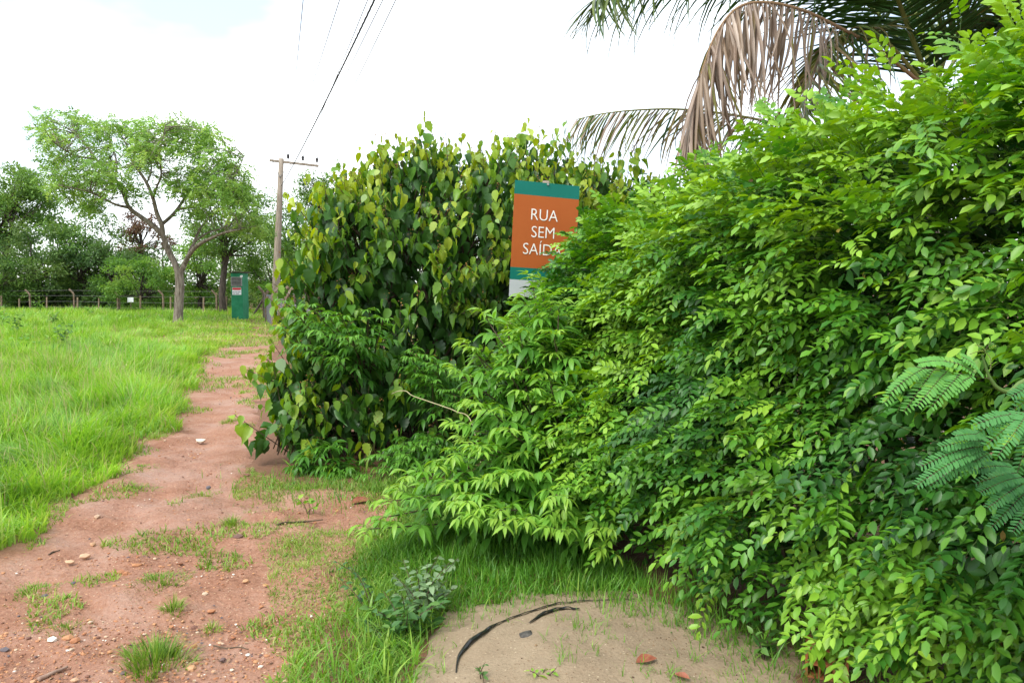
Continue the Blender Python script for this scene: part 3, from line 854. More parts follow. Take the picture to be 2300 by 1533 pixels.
# ---- the big open-crowned tree on the meadow
TY = 32.0
bt = G(398, 729); TY = bt[1]
tree_th = empty('spreading_tree', bt, 'large open-crowned feathery tree with pale forked trunk standing in the meadow', 'tree')
def tp(px, py, dy=0): return P(px, py, TY + dy)
mb = MB()
def wood(pts, r0, r1, sides=8, n=None):
    q = catmull([tp(*p) for p in pts], n or 5 * len(pts))
    mb.tube(q, np.linspace(r0, r1, len(q)), sides, cap=False); return q
tr_pts = catmull([np.array([bt[0], bt[1], bt[2] - .2]), tp(400, 715), tp(402, 680), tp(404, 640), tp(402, 612)], 20)
mb.tube(tr_pts, np.interp(np.linspace(0, 1, 20), [0, .12, .3, 1], [.28, .21, .185, .17]), 12, cap=False)
LIMBS = [([(402, 618), (392, 590), (376, 560), (366, 530), (345, 508), (318, 488), (290, 466), (276, 432), (258, 402), (236, 384), (214, 355), (190, 322), (168, 300)], .14, .03),
         ([(366, 532), (363, 505), (352, 478), (344, 446), (330, 412), (312, 384), (298, 366), (286, 330), (270, 300)], .11, .025),
         ([(404, 616), (416, 590), (428, 568, -.4), (448, 548, -.8), (476, 534, -1.2), (505, 522, -1.6), (540, 515, -2)], .12, .025),
         ([(363, 504), (382, 488, .5), (398, 470, 1), (414, 446, 1.4), (430, 420, 1.8), (444, 388, 2.2), (450, 340, 2.4), (456, 300, 2.5)], .08, .02),
         ([(288, 466), (262, 460, -.6), (236, 448, -1), (205, 432, -1.4), (170, 424, -1.6), (140, 418, -1.8)], .06, .015),
         ([(344, 446), (352, 420, -.5), (362, 392, -1), (358, 350, -1.5), (366, 310, -1.8), (372, 280, -2)], .05, .015),
         ([(398, 470, 1), (440, 462, .4), (480, 440, -.2), (512, 415, -.6), (535, 380, -1), (548, 350, -1.2)], .06, .015),
         ([(258, 402), (262, 372, 1), (256, 340, 1.8), (240, 300, 2.4), (228, 272, 2.8)], .045, .012),
         ([(214, 355), (180, 352, -1), (150, 340, -1.8), (120, 318, -2.4), (100, 290, -2.8)], .04, .012),
         ([(330, 412), (340, 380, 1.5), (336, 340, 2.4), (330, 300, 3)], .04, .012),
         ([(428, 568, -.4), (446, 520, .6), (470, 490, 1.4), (500, 470, 2), (540, 455, 2.4), (570, 440, 2.6)], .06, .015),
         ([(416, 590), (432, 550, 1), (462, 525, 1.8), (490, 515, 2.4), (530, 500, 3), (575, 500, 3.2)], .05, .015)]
limbs_p = np.vstack([wood(*l) for l in LIMBS])
mb.build('trunk', M_BARK, tree_th, smooth_=True)
CROWN = np.array([(75, 262), (130, 245), (205, 262), (280, 262), (350, 262), (412, 268), (466, 270), (512, 312), (552, 350), (568, 385), (560, 425), (578, 455), (600, 500), (590, 540), (520, 545), (470, 520), (430, 515), (400, 470), (330, 440), (300, 455), (260, 470), (232, 505), (196, 480), (150, 452), (95, 420), (108, 360), (88, 310)], float)
cx, cy = rng.uniform(70, 605, 4000), rng.uniform(240, 550, 4000)
sd_ = poly_sd(CROWN, cx, cy)
ok = (sd_ > 6) & (noise2(cx, cy, .022, 101, 2) > .34); cx, cy = cx[ok][:440], cy[ok][:440]
edge = np.clip(sd_[ok][:440] / 90, 0, 1)
cen = np.array([tp(a, b, rng.uniform(-1, 1) * (1.2 + 2.6 * e)) for a, b, e in zip(cx, cy, edge)])
tw = MB()
for c in cen:
    j = np.argmin(np.linalg.norm(limbs_p - c, axis=1))
    limb(tw, limbs_p[j], c, .018, .006, .12, 5, 4, sag=.08)
setp(tw.build('twigs', M_BARK, tree_th, smooth_=True), kind='stuff')
# feathery sprays: rows of leaflets along short drooping stalks
k = np.repeat(np.arange(len(cen)), 10); m = len(k)
u = rand_unit(m) * rng.random((m, 1)) ** .5
sp = cen[k] + u * np.array([.42, .42, .22])
sd2 = unit(u * np.array([1, 1, .4]) + rng.normal(0, .35, (m, 3)) + np.array([0, 0, -.1]))
sn = unit(rng.normal(0, .35, (m, 3)) + np.array([0, 0, 1]))
SM = frames(sd2, sn)
NL = 10
tt = np.linspace(.1, 1, NL); side = np.where(np.arange(NL) % 2 == 0, 1, -1)
pos = sp[:, None, :] + SM[:, None, :, 1] * (tt * .34)[None, :, None] + np.array([0, 0, -1]) * (tt ** 2 * .08)[None, :, None]
ld = SM[:, None, :, 0] * side[None, :, None] * .9 + SM[:, None, :, 1] * .5 + rng.normal(0, .2, (m, NL, 3))
M = frames(ld.reshape(-1, 3), np.repeat(sn, NL, 0)); pos = pos.reshape(-1, 3)
ctint = np.clip(rng.normal(.5, .2, len(cen))[k], 0, 1)
V, F, T = spread(LEAF2, M, pos, rng.uniform(.09, .16, m * NL), np.clip(np.repeat(ctint, NL) + rng.normal(0, .12, m * NL), 0, 1))
obj('crown', np_mesh('crown', V, F, M_F_LIGHT, T), tree_th)

# ================================================================== BACK FENCE
M_CONC = solid_mat('weathered_concrete', (.12, .085, .055), (.24, .185, .13), rough=.95, scale=6, bump=.006)
M_WOODPOST = solid_mat('weathered_post_wood', (.16, .11, .07), (.33, .26, .18), rough=.9, scale=8, bump=.006, stretch=(4, 4, .6))
M_WIRE = solid_mat('galvanised_wire', (.16, .16, .16), (.28, .28, .27), rough=.5, metal=.6)
def bent_post(th, x, y, h, ang, r=.065, name='post'):
    z = hz1(x, y); d = np.array([math.cos(ang), math.sin(ang), 0])
    p = np.array([x, y, z]); mb = MB()
    pts = [p - (0, 0, .2), p + (0, 0, h * .45), p + (0, 0, h * .80), p + d * .05 + (0, 0, h * .86), p + d * .26 + np.array([0, 0, h * 1.03])]
    mb.tube(pts, [r, r, r * .95, r * .9, r * .8], 6)
    return mb.build(name, M_CONC, th), np.array(pts)
fy = lambda px: 43.2 + (487 - px) * .0085
bf = empty('wire_fence', G(300, 702), 'long wire fence with bent concrete posts along the far edge of the meadow', 'fence')
tops = []
for px in (-35, 68, 167, 265, 367, 487):
    y = fy(px); x = P(px, 690, y)[0]
    o, pts = bent_post(bf, x, y, 1.28, math.pi, .062); tops.append((x, y))
for px, yy, h in ((3, 46.6, .95), (43, 46.9, .8), (105, 46.5, .85), (222, 45.6, .85), (268, 45.2, .85), (315, 44.9, 1.0), (383, 44.2, .95), (457, 43.7, .95), (508, 43.3, 1.0), (174, 45.9, .85)):
    x = P(px, 690, yy)[0]; z = hz1(x, yy); mb = MB()
    mb.tube([(x, yy, z - .2), (x + .01, yy, z + h * .5), (x + .03, yy, z + h)], [.055, .052, .05], 6)
    mb.build('stake', M_WOODPOST, bf)
for hh in (.3, .62, .95, 1.25):
    pts = []
    for (x, y) in tops:
        off = -.15 if hh > 1.1 else 0
        pts.append((x + off, y - .08, hz1(x, y) + hh))
    mb = MB(); mb.tube(catmull(pts, 40), .005, 4); mb.build('wire', M_WIRE, bf)
# little white notice on the fence
c = P(293, 673, fy(293) - .1)
ns = empty('fence_notice', (c[0], c[1], hz1(c[0], c[1])), 'small plain white notice board fixed to the far wire fence', 'sign')
mb = MB(); mb.box(c, (.34, .015, .26), bev=.004)
M_WHITE = solid_mat('white_paint', (.72, .76, .8), (.8, .82, .84), rough=.5)
mb.build('board', M_WHITE, ns)
mb = MB(); mb.tube([(c[0], c[1] + .03, hz1(c[0], c[1]) - .1), (c[0], c[1] + .03, c[2] + .1)], .02, 6); mb.build('stake', M_WOODPOST, ns)

# ================================================================== SIDE FENCE (runs from the cabin towards the bushes)
sf = empty('mesh_fence', G(640, 730), 'chain-link fence with bent concrete posts along the right side of the path', 'fence')
SF = [(-11.75, 38.0), (-10.6, 34.6), (-9.0, 30.2), (-8.0, 27.2), (-7.0, 24.2), (-6.0, 21.2), (-5.0, 18.2), (-4.0, 15.2), (-3.0, 12.2), (-2.0, 9.2)]
for k, (x, y) in enumerate(SF):
    bent_post(sf, x, y, 1.5, R(25) if k else math.pi, .075)
mb = MB()
for (x0, y0), (x1, y1) in zip(SF[:-1], SF[1:]):
    L = math.hypot(x1 - x0, y1 - y0); nd = int(L / .11); hgt = 1.15
    e = np.array([(x1 - x0) / L, (y1 - y0) / L])
    for sgn in (1, -1):
        for k in range(-10, nd + 10):
            a0 = k * .11; a1 = a0 + sgn * hgt
            z0, z1 = 0, hgt
            lo, hi = 0, L
            if min(a0, a1) < lo or max(a0, a1) > hi:
                s0 = np.clip(a0, lo, hi); s1 = np.clip(a1, lo, hi)
                f0 = (s0 - a0) / (a1 - a0); f1 = (s1 - a0) / (a1 - a0)
                if f1 - f0 < .02: continue
                z0, z1, a0, a1 = hgt * f0, hgt * f1, s0, s1
            p0 = (x0 + e[0] * a0, y0 + e[1] * a0, hz1(x0, y0) + .05 + z0); p1 = (x0 + e[0] * a1, y0 + e[1] * a1, hz1(x0, y0) + .05 + z1)
            mb.tube([p0, p1], .0045, 3, cap=False)
setp(mb.build('chain_link', M_WIRE, sf), kind='stuff')
for hh in (.06, .62, 1.2, 1.42):
    mb = MB(); mb.tube(catmull([(x, y, hz1(x, y) + hh) for x, y in SF], 60), .006, 4); mb.build('wire', M_WIRE, sf)

# ================================================================== GREEN CABIN
M_GREEN = solid_mat('green_masonry_paint', (.008, .15, .062), (.022, .225, .105), rough=.65, scale=2.6, bump=.004, bscale=45)
M_ROOF = solid_mat('dark_roof_slab', (.035, .04, .03), (.08, .075, .05), rough=.9, scale=6)
M_METAL = solid_mat('grey_louvre_metal', (.22, .22, .21), (.34, .34, .32), rough=.6)
M_DARK = solid_mat('painted_louvre_shade', (.012, .013, .012), (.02, .02, .02), rough=.9)
M_RED = solid_mat('red_print', (.5, .03, .04), (.58, .05, .06), rough=.5)
M_GREYPRINT = solid_mat('grey_print', (.16, .16, .17), (.2, .2, .2), rough=.6)
kb = G(532, 718); KY = kb[1]; KX = P(533, 700, KY)[0]; kz = hz1(KX, KY)
W_, D_, H_ = .53, .80, 2.13
kc = empty('utility_cabin', (KX, KY + D_ / 2, kz), 'narrow green painted masonry utility cabin with louvre and warning notice', 'cabin')
mb = MB(); mb.box((KX, KY + D_ / 2, kz + H_ / 2 - .1), (W_, D_, H_ + .2), bev=.012); mb.build('wall', M_GREEN, kc)
mb = MB(); mb.box((KX + .02, KY + D_ / 2, kz + H_ + .03), (W_ + .12, D_ + .16, .055), bev=.01); mb.build('roof', M_ROOF, kc)
lv = MB(); lz = kz + 1.74; lx = KX
for dx in (-.24, .24): lv.box((lx + dx, KY - .014, lz), (.025, .03, .40))
for dz in (-.20, .20): lv.box((lx, KY - .014, lz + dz), (.455, .026, .025))
lf = lv.build('louvre_frame', M_METAL, kc)
mb = MB(); mb.box((lx, KY - .003, lz), (.45, .004, .37)); mb.build('shade_backing', M_DARK, lf)  # dark sheet on the closed wall stands in for shade behind the slats
rx = np.array([[1, 0, 0], [0, math.cos(R(38)), -math.sin(R(38))], [0, math.sin(R(38)), math.cos(R(38))]])
for k in range(6):
    mb = MB(); mb.box((lx, KY - .018, lz - .15 + k * .06), (.45, .045, .008), rot=rx); mb.build('slat', M_METAL, lf)
nz_ = kz + 1.31
mb = MB(); mb.box((KX, KY - .006, nz_), (.41, .01, .34), bev=.003); wn_ = mb.build('warning_notice', M_WHITE, kc); wn_['label'] = 'white notice with red header and rows of small grey print'
mb = MB(); mb.box((KX, KY - .013, nz_ + .105), (.39, .003, .10)); mb.box((KX, KY - .013, nz_ + .038), (.30, .003, .012)); mb.build('header', M_RED, wn_)
mb = MB()
for r_, segs in ((-.045, [(-.14, .10), (-.02, .1), (.11, .12)]), (-.115, [(-.12, .09), (.03, .16)])):
    for (dx, ww) in segs: mb.box((KX + dx, KY - .0125, nz_ + r_), (ww, .002, .034))
mb.build('print', M_GREYPRINT, wn_)
mb = MB(); mb.tube([(KX + .245, KY - .01, kz + 1.99), (KX + .245, KY - .09, kz + 1.97)], [.045, .06], 10); mb.build('lamp', M_WHITE, kc)
# prop leaning beside the cabin
pb = G(585, 709)
lean_ = empty('leaning_pole', pb, 'dark wooden prop leaning beside the green cabin', 'pole')
mb = MB(); a = P(562, 716, pb[1]); mb.tube([np.array([a[0], a[1], hz1(a[0], a[1]) - .05]), P(574, 700, pb[1]), P(588, 676, pb[1]), P(597, 660, pb[1])], [.06, .055, .055, .05], 7); mb.build('shaft', M_BARK_DK, lean_, smooth_=True)

# ================================================================== UTILITY POLE AND LINES
M_POLE = solid_mat('grey_pole_timber', (.20, .16, .12), (.36, .31, .25), rough=.9, scale=5, bump=.008, stretch=(5, 5, .4))
M_CERAM = solid_mat('insulator_ceramic', (.03, .028, .026), (.06, .05, .045), rough=.3)
UY = 40.0; ub = P(616, 712, UY); ux = ub[0]; uz = hz1(ux, UY)
up = empty('utility_pole', (ux, UY, uz), 'tall leaning grey utility pole with crossarm behind the fence', 'utility pole')
ptop = P(632, 356, UY)
pm_ = np.array([ux, UY, uz - .3])
axisv = (ptop - pm_)
mb = MB(); mb.tube([pm_ + axisv * q for q in (0, .25, .5, .75, 1)], [.20, .185, .165, .145, .125], 12); mb.build('pole', M_POLE, up, smooth_=True)
mb = MB(); aL, aR = P(605, 360, UY - .16), P(716, 373, UY - .16 + .5)
e = aR - aL; L = np.linalg.norm(e); e = e / L
yv = unit(np.cross(np.array([0, 0, 1.0]), e)); zv = np.cross(e, yv)
mb.box((aL + aR) / 2, (L, .10, .12), rot=np.stack([e, yv, zv], 1), bev=.012); ca = mb.build('crossarm', M_POLE, up)
ins = []
for px in (647, 680, 712):
    f = (px - 605) / (716 - 605); p = aL + (aR - aL) * f + np.array([0, 0, .06])
    mb = MB(); mb.tube([p, p + (0, 0, .12), p + (0, 0, .13), p + (0, 0, .22), p + (0, 0, .23), p + (0, 0, .34)], [.015, .015, .075, .055, .085, .05], 8); mb.build('insulator', M_CERAM, up)
    ins.append(p + np.array([0, 0, .30]))
for f, q in ((.06, .885), (.45, .885)):
    mb = MB(); mb.tube([aL + (aR - aL) * f, pm_ + axisv * q + np.array([0, -.16, 0])], .016, 5); mb.build('brace', M_WIRE, up)
M_CABLE = solid_mat('black_cable_sheath', (.025, .025, .028), (.05, .05, .052), rough=.6)
M_LINE = solid_mat('bare_aluminium_line', (.20, .22, .28), (.28, .30, .35), rough=.45, metal=.4)
def line(label, a, toppx, Y0, rad, mat, sag, twist=False):
    b = P(toppx, 0, Y0); d = (b - a) / (a[1] - Y0)
    Yend = -14.0; n = 60
    Ys = np.linspace(a[1], Yend, n)
    k = (a[1] - Ys)
    pts = a + d * k[:, None]
    tspan = k / k[-1]; s0 = (a[1] - Y0) / k[-1]
    par = lambda q: 4 * q * (1 - q)
    base_lift = sag * par(s0) * tspan / s0
    pts[:, 2] += base_lift - sag * par(tspan)
    o = MB()
    if twist:
        m = 700; pp = catmull(pts, m); ph = np.arange(m) * .55
        for q in range(3):
            off = np.stack([np.cos(ph + q * 2.094), 0 * ph, np.sin(ph + q * 2.094)], 1) * rad * .62
            o.tube(pp + off, rad * .6, 5)
    else:
        o.tube(pts, rad, 5)
    return setp(o.build('power_line', mat, loc=a, smooth_=True), label, 'power line', 'overhead lines')
line('thick black twisted overhead cable running down to the pole shaft', pm_ + axisv * .835 + np.array([.1, -.12, 0]), 841, 14.5, .017, M_CABLE, .55, True)
line('thin bare wire, leftmost of the overhead lines', ins[0] + np.array([-.02, 0, 0]), 681, 21, .0115, M_LINE, .4)
line('thin bare wire, second from left among the overhead lines', ins[0] + np.array([.02, 0, .01]), 763, 19, .0115, M_LINE, .4)
line('thin bare wire just left of the thick black cable', ins[1] + np.array([-.02, 0, 0]), 826, 18.5, .0115, M_LINE, .4)
line('thin bare wire just right of the thick black cable', ins[1] + np.array([.02, 0, .01]), 860, 18, .0115, M_LINE, .4)
line('thin bare wire, rightmost of the overhead lines', ins[2], 889, 17.5, .0115, M_LINE, .4)

# ================================================================== NEAR PLANTS
M_TWIG = solid_mat('brown_twig', (.06, .04, .028), (.13, .095, .06), rough=.85, scale=9)
M_GREENSTEM = solid_mat('green_stem', (.07, .14, .03), (.13, .2, .05), rough=.6, scale=9)
UP = np.array([0, 0, 1.0])
def sticks(A, B, ra, rb):
    """many straight three-sided twigs at once"""
    A, B = np.asarray(A, float), np.asarray(B, float); m = len(A)
    d = unit(B - A); ref = np.where(np.abs(d[:, 2:3]) < .9, UP, np.array([1.0, 0, 0]))
    x = unit(np.cross(d, ref)); y = np.cross(d, x)
    V = np.zeros((m, 6, 3))
    for k in range(3):
        a = k * 2.0944; o = math.cos(a) * x + math.sin(a) * y
        V[:, k] = A + o * (ra[:, None] if not np.isscalar(ra) else ra); V[:, 3 + k] = B + o * (rb[:, None] if not np.isscalar(rb) else rb)
    F = np.array([[0, 1, 4], [0, 4, 3], [1, 2, 5], [1, 5, 4], [2, 0, 3], [2, 3, 5]])
    return V.reshape(-1, 3), (F[None] + (np.arange(m) * 6)[:, None, None]).reshape(-1, 3)
def merge(*parts):
    V, F, n = [], [], 0
    for v, f in parts:
        V.append(v); F.append(f + n); n += len(v)
    return np.vstack(V), np.vstack(F)

# ------------------------------------------------------------------ the clipped hedge on the right
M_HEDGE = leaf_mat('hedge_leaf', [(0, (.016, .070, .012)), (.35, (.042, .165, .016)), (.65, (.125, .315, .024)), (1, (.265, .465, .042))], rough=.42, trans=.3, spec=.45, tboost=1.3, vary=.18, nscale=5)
HL = np.array([(2.75, .55), (2.35, 1.15), (1.98, 1.85), (1.66, 2.45), (1.42, 2.95), (1.18, 3.45), (.92, 3.95), (.72, 4.48), (.52, 5.0), (.34, 5.55), (.16, 6.0), (.04, 6.4), (.14, 6.8), (.45, 7.1)])
HC = catmull(np.column_stack([HL, np.zeros(len(HL))]), 300)[:, :2]
h_t = unit(np.gradient(HC, axis=0)); h_n = np.stack([-h_t[:, 1], h_t[:, 0]], 1)      # outward: to the left of the run
HH = np.interp(HC[:, 1], [.5, 2.4, 3.4, 4.3, 5.0, 5.6, 6.0, 6.4, 6.8, 7.1], [2.52, 2.48, 2.24, 2.04, 2.02, 2.02, 1.90, 1.55, 1.15, .8])
arc = np.concatenate([[0], np.cumsum(np.linalg.norm(np.diff(HC, axis=0), axis=1))])
PHI = np.linspace(.02, math.pi - .02, 200)
def hedge_xz(phi, H):
    c, s = np.cos(phi), np.sin(phi)
    x = .82 * np.sign(c) * np.abs(c) ** .62; z = .06 + (H - .06) * np.abs(s) ** .62
    return x, z
def hedge_points(n, phi_lo=.02, phi_hi=math.pi - .02):
    a = rng.uniform(0, arc[-1], n); i = np.clip(np.searchsorted(arc, a), 0, 299)
    x0, z0 = hedge_xz(PHI, 2.4); l = np.concatenate([[0], np.cumsum(np.hypot(np.diff(x0), np.diff(z0)))])
    l0, l1 = np.interp([phi_lo, phi_hi], PHI, l)
    ph = np.interp(rng.uniform(l0, l1, n), l, PHI)
    H = HH[i]; x, z = hedge_xz(ph, H); x2, z2 = hedge_xz(ph + .01, H)
    tx, tz = x2 - x, z2 - z; ln = np.hypot(tx, tz); nx, nz = tz / ln, -tx / ln
    x = x * (.97 + .03 * smooth(.05, .75, z))
    out = np.column_stack([h_n[i], np.zeros(n)])
    ctr = np.column_stack([HC[i] - h_n[i] * .92, np.zeros(n)])
    pos = ctr + out * x[:, None] + UP * z[:, None]
    nrm = unit(out * nx[:, None] + UP * nz[:, None])
    al = np.column_stack([h_t[i], np.zeros(n)])
    lump = (vnoise(pos * 1.5, 111) - .5) * .52 + (vnoise(pos * 3.4, 112) - .5) * .34 + .04
    return pos + nrm * lump[:, None], nrm, al, lump
OVAL = leaf_proto([(.30, .20), (.66, .215)], fold=.35, curl=.18)
hedge = empty('hedge', (1.6, 4.0, hz1(1.6, 4.0)), 'tall dense glossy green hedge covering the right half of the picture', 'hedge')
def sprays(pos, d, nrm, length, nl, lsize, base_tint, wide=.85, jitter=.13, droop=.25, asym=.55):
    """pinnate sprays: leaflets alternate along a drooping stalk; returns leaflet frames"""
    m = len(pos); FR = frames(d, nrm)
    tt = np.linspace(.12, 1, nl)
    side = np.where(np.arange(nl) % 2 == 0, 1.0, -1.0); side[-1] = 0
    L = length[:, None, None]
    p = pos[:, None, :] + FR[:, None, :, 1] * (tt[None, :, None] * L) - UP * (droop * tt ** 2)[None, :, None] * L
    ax = FR[:, None, :, 1] - UP * (2 * droop * tt)[None, :, None]
    ld = FR[:, None, :, 0] * (side * wide)[None, :, None] + ax * asym + rng.normal(0, jitter, (m, nl, 3))
    ld[:, -1] = ax[:, -1] + rng.normal(0, jitter, (m, 3))
    ln = np.repeat(FR[:, :, 2], nl, 0) + rng.normal(0, jitter, (m * nl, 3))
    s = lsize * rng.uniform(.6, 1.3, (m, nl)) * (1.05 - .25 * np.abs(tt - .55))[None]
    tint = np.clip(base_tint[:, None] + rng.normal(0, .07, (m, nl)) + .10 * (tt - .5)[None], 0, 1)
    ends = p[:, -1]
    return frames(ld.reshape(-1, 3), ln), p.reshape(-1, 3), s.ravel(), tint.ravel(), (pos, ends)
# shoots, each carrying several sprays; young shoots are the yellow-green ones
NS = 3600
sp_, sn_, sa_, lump_ = hedge_points(NS, .02, 2.2)
keep = sp_[:, 1] > .9; sp_, sn_, sa_, lump_ = sp_[keep], sn_[keep], sa_[keep], lump_[keep]; NS = len(sp_)
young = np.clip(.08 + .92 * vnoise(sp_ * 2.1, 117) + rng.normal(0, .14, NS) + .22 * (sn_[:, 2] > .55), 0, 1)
per = 3
k = np.repeat(np.arange(NS), per); m = len(k)
sdir = unit(sn_ * 1.0 + sa_ * rng.normal(.12, .32, (NS, 1)) + UP * rng.normal(-.10, .32, (NS, 1)) + rng.normal(0, .2, (NS, 3)))
q = np.tile(np.arange(per), NS)
along = rng.uniform(-.16, .12, m)
sidev = unit(np.cross(sdir, UP))
p0 = sp_[k] + sdir[k] * along[:, None] + sidev[k] * rng.normal(0, .05, (m, 1)) + UP * rng.normal(0, .05, (m, 1))
dd = unit(sdir[k] + sidev[k] * rng.normal(0, .5, (m, 1)) + UP * rng.normal(-.05, .22, (m, 1)))
nn_ = unit(UP * .9 + sn_[k] * .55 + rng.normal(0, .28, (m, 3)))
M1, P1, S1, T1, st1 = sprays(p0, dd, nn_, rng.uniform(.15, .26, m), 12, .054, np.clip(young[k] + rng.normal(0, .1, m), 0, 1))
# long upright sprouts that break the outline of the top
ns_ = 34; spt, snt, sat, _ = hedge_points(ns_ * 3, 1.0, 2.0)
ok = spt[:, 1] > 1.8; spt, snt = spt[ok][:ns_], snt[ok][:ns_]; ns_ = len(spt)
upd = unit(UP + rng.normal(0, .28, (ns_, 3))); hgt_ = rng.uniform(.16, .42, ns_)
kk = np.repeat(np.arange(ns_), 5); fq = np.tile(np.linspace(.15, 1, 5), ns_)
azq = rng.uniform(0, 6.28, len(kk)); hd = np.stack([np.cos(azq), np.sin(azq), np.zeros(len(kk))], 1)
M3, P3, S3, T3, st3 = sprays(spt[kk] + upd[kk] * (fq * hgt_[kk])[:, None], unit(hd * .9 + UP * .6), unit(UP + rng.normal(0, .3, (len(kk), 3))), rng.uniform(.09, .16, len(kk)), 8, .042, np.clip(rng.normal(.8, .12, len(kk)), 0, 1))
brk = GT(1856, 1527) + np.array([0, 0, .05])
far_ = (np.linalg.norm((P1 - brk) * np.array([1, .8, 1]), axis=1) > .135); M1, P1, S1, T1 = M1[far_], P1[far_], S1[far_], T1[far_]
M1, P1, S1, T1 = np.concatenate([M1, M3]), np.concatenate([P1, P3]), np.concatenate([S1, S3]), np.concatenate([T1, T3])
# older leaves deeper in the shell
n2 = 9000
sp2, sn2, sa2, _ = hedge_points(n2, .02, math.pi - .05)
keep = sp2[:, 1] > .5; sp2, sn2 = sp2[keep], sn2[keep]; n2 = len(sp2)
sp2 = sp2 - sn2 * rng.uniform(.10, .75, (n2, 1))
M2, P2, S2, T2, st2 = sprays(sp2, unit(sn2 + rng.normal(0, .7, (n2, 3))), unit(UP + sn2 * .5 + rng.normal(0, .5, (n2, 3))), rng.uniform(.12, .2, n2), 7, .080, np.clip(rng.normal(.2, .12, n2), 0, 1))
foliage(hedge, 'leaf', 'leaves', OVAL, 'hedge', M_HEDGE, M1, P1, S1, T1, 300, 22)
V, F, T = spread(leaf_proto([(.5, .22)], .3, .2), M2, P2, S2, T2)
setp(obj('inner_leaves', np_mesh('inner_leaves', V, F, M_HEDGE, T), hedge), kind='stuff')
V, F = merge(sticks(st1[0], st1[1], .0012, .0007),
             sticks(sp_ - sn_ * .35, sp_ + sdir * .10, .004, .0015), sticks(spt - UP * .1, spt + upd * hgt_[:, None], .003, .0012), sticks(st3[0], st3[1], .0012, .0007))
setp(obj('twigs', np_mesh('twigs', V, F, M_GREENSTEM), hedge), kind='stuff')
nd_ = 240; dp, dn, _, _ = hedge_points(nd_, .05, 1.7)
M_WITHER = leaf_mat('withered_leaf', [(0, (.16, .09, .03)), (.5, (.30, .24, .05)), (1, (.40, .36, .06))], rough=.6, trans=.25, spec=.2)
dsz = rng.uniform(.03, .055, nd_)
V, F, T = spread(OVAL, frames(unit(-UP + rng.normal(0, .6, (nd_, 3))), unit(dn + rng.normal(0, .4, (nd_, 3)))), dp + dn * rng.uniform(-.1, .08, (nd_, 1)), dsz, rng.random(nd_))
setp(obj('withered_leaves', np_mesh('withered_leaves', V, F, M_WITHER, T), hedge), kind='stuff')
mb = MB()
for a in np.linspace(.6, arc[-1] - .5, 15):
    i = int(np.searchsorted(arc, a)); b = np.array([*(HC[i] - h_n[i] * rng.uniform(.5, .8)), 0]); b[2] = hz1(b[0], b[1]) - .1
    for _ in range(4):
        e = b + np.array([*(h_n[i] * rng.uniform(-.5, .15) + h_t[i] * rng.normal(0, .3)), HH[i] * rng.uniform(.6, .9)])
        limb(mb, b, e, .028, .006, .12, 8, 6)
mb.build('branches', M_TWIG, hedge, smooth_=True)['kind'] = 'stuff'

# ------------------------------------------------------------------ the big-leaved bush
M_BIG = leaf_mat('big_drooping_leaf', [(0, (.026, .078, .014)), (.3, (.046, .138, .020)), (.55, (.09, .22, .022)), (.78, (.18, .33, .026)), (1, (.34, .44, .04))], rough=.42, trans=.34, spec=.45, tboost=1.35, vary=.15, nscale=6)
HEART = leaf_proto([(.02, .16), (.13, .29), (.32, .36), (.52, .30), (.68, .19), (.86, .06)], fold=.45, curl=.30, wave=.02)
OVATE_BIG = leaf_proto([(.04, .10), (.18, .26), (.38, .31), (.6, .24), (.8, .11), (.92, .03)], fold=.6, curl=.45, wave=.03)
TORN_BIG = leaf_proto([(.03, .14), (.14, .33), (.27, .30), (.40, .37), (.52, .27), (.64, .27), (.78, .11), (.9, .05)], fold=.35, curl=.15, wave=.035)
BB = [(915, 595, 8.4, 215, 215), (1010, 535, 8.6, 220, 170), (818, 612, 8.2, 108, 150), (1180, 520, 9.0, 190, 165), (1330, 520, 9.2, 130, 140), (900, 790, 8.2, 200, 200), (742, 700, 7.9, 70, 140),
      (850, 930, 7.7, 190, 150), (705, 890, 7.5, 75, 140), (645, 980, 7.2, 62, 85), (1000, 930, 8.0, 140, 150), (1080, 720, 8.6, 150, 190), (1250, 700, 9.2, 190, 200)]
bc = np.array([P(b[0], b[1], b[2]) for b in BB]); br = np.array([[b[3] / FPX * b[2], b[3] / FPX * b[2] * .85, b[4] / FPX * b[2]] for b in BB])
bush_base = np.array([*P(890, 900, 8.2)[:2], 0]); bush_base[2] = hz1(*bush_base[:2])
bush = empty('big_leaved_bush', bush_base, 'wide bush of large drooping heart-shaped leaves with yellow-green tips behind the sign', 'bush')
def blob_shell(n, lo=.93, hi=1.03):
    w = (br ** 2).sum(1); w = w / w.sum()
    b = rng.choice(len(BB), n * 3, p=w); u = rand_unit(n * 3)
    p = bc[b] + u * br[b] * rng.uniform(lo, hi, (n * 3, 1))
    p = p + u * ((vnoise(p * 1.9, 121) - .5) * .55)[:, None]
    nrm = unit(u / br[b])
    dmin = np.full(len(p), 9.0)
    for q in range(len(BB)):
        dq = np.linalg.norm((p - bc[q]) / br[q], axis=1); dmin = np.where(b == q, dmin, np.minimum(dmin, dq))
    ok = (dmin > .86) & (p[:, 2] > .14)
    return p[ok][:n], nrm[ok][:n]
sp_, sn_ = blob_shell(1200)
ok = ~((sn_[:, 1] > .55) & (rng.random(len(sp_)) < .5)); sp_, sn_ = sp_[ok], sn_[ok]
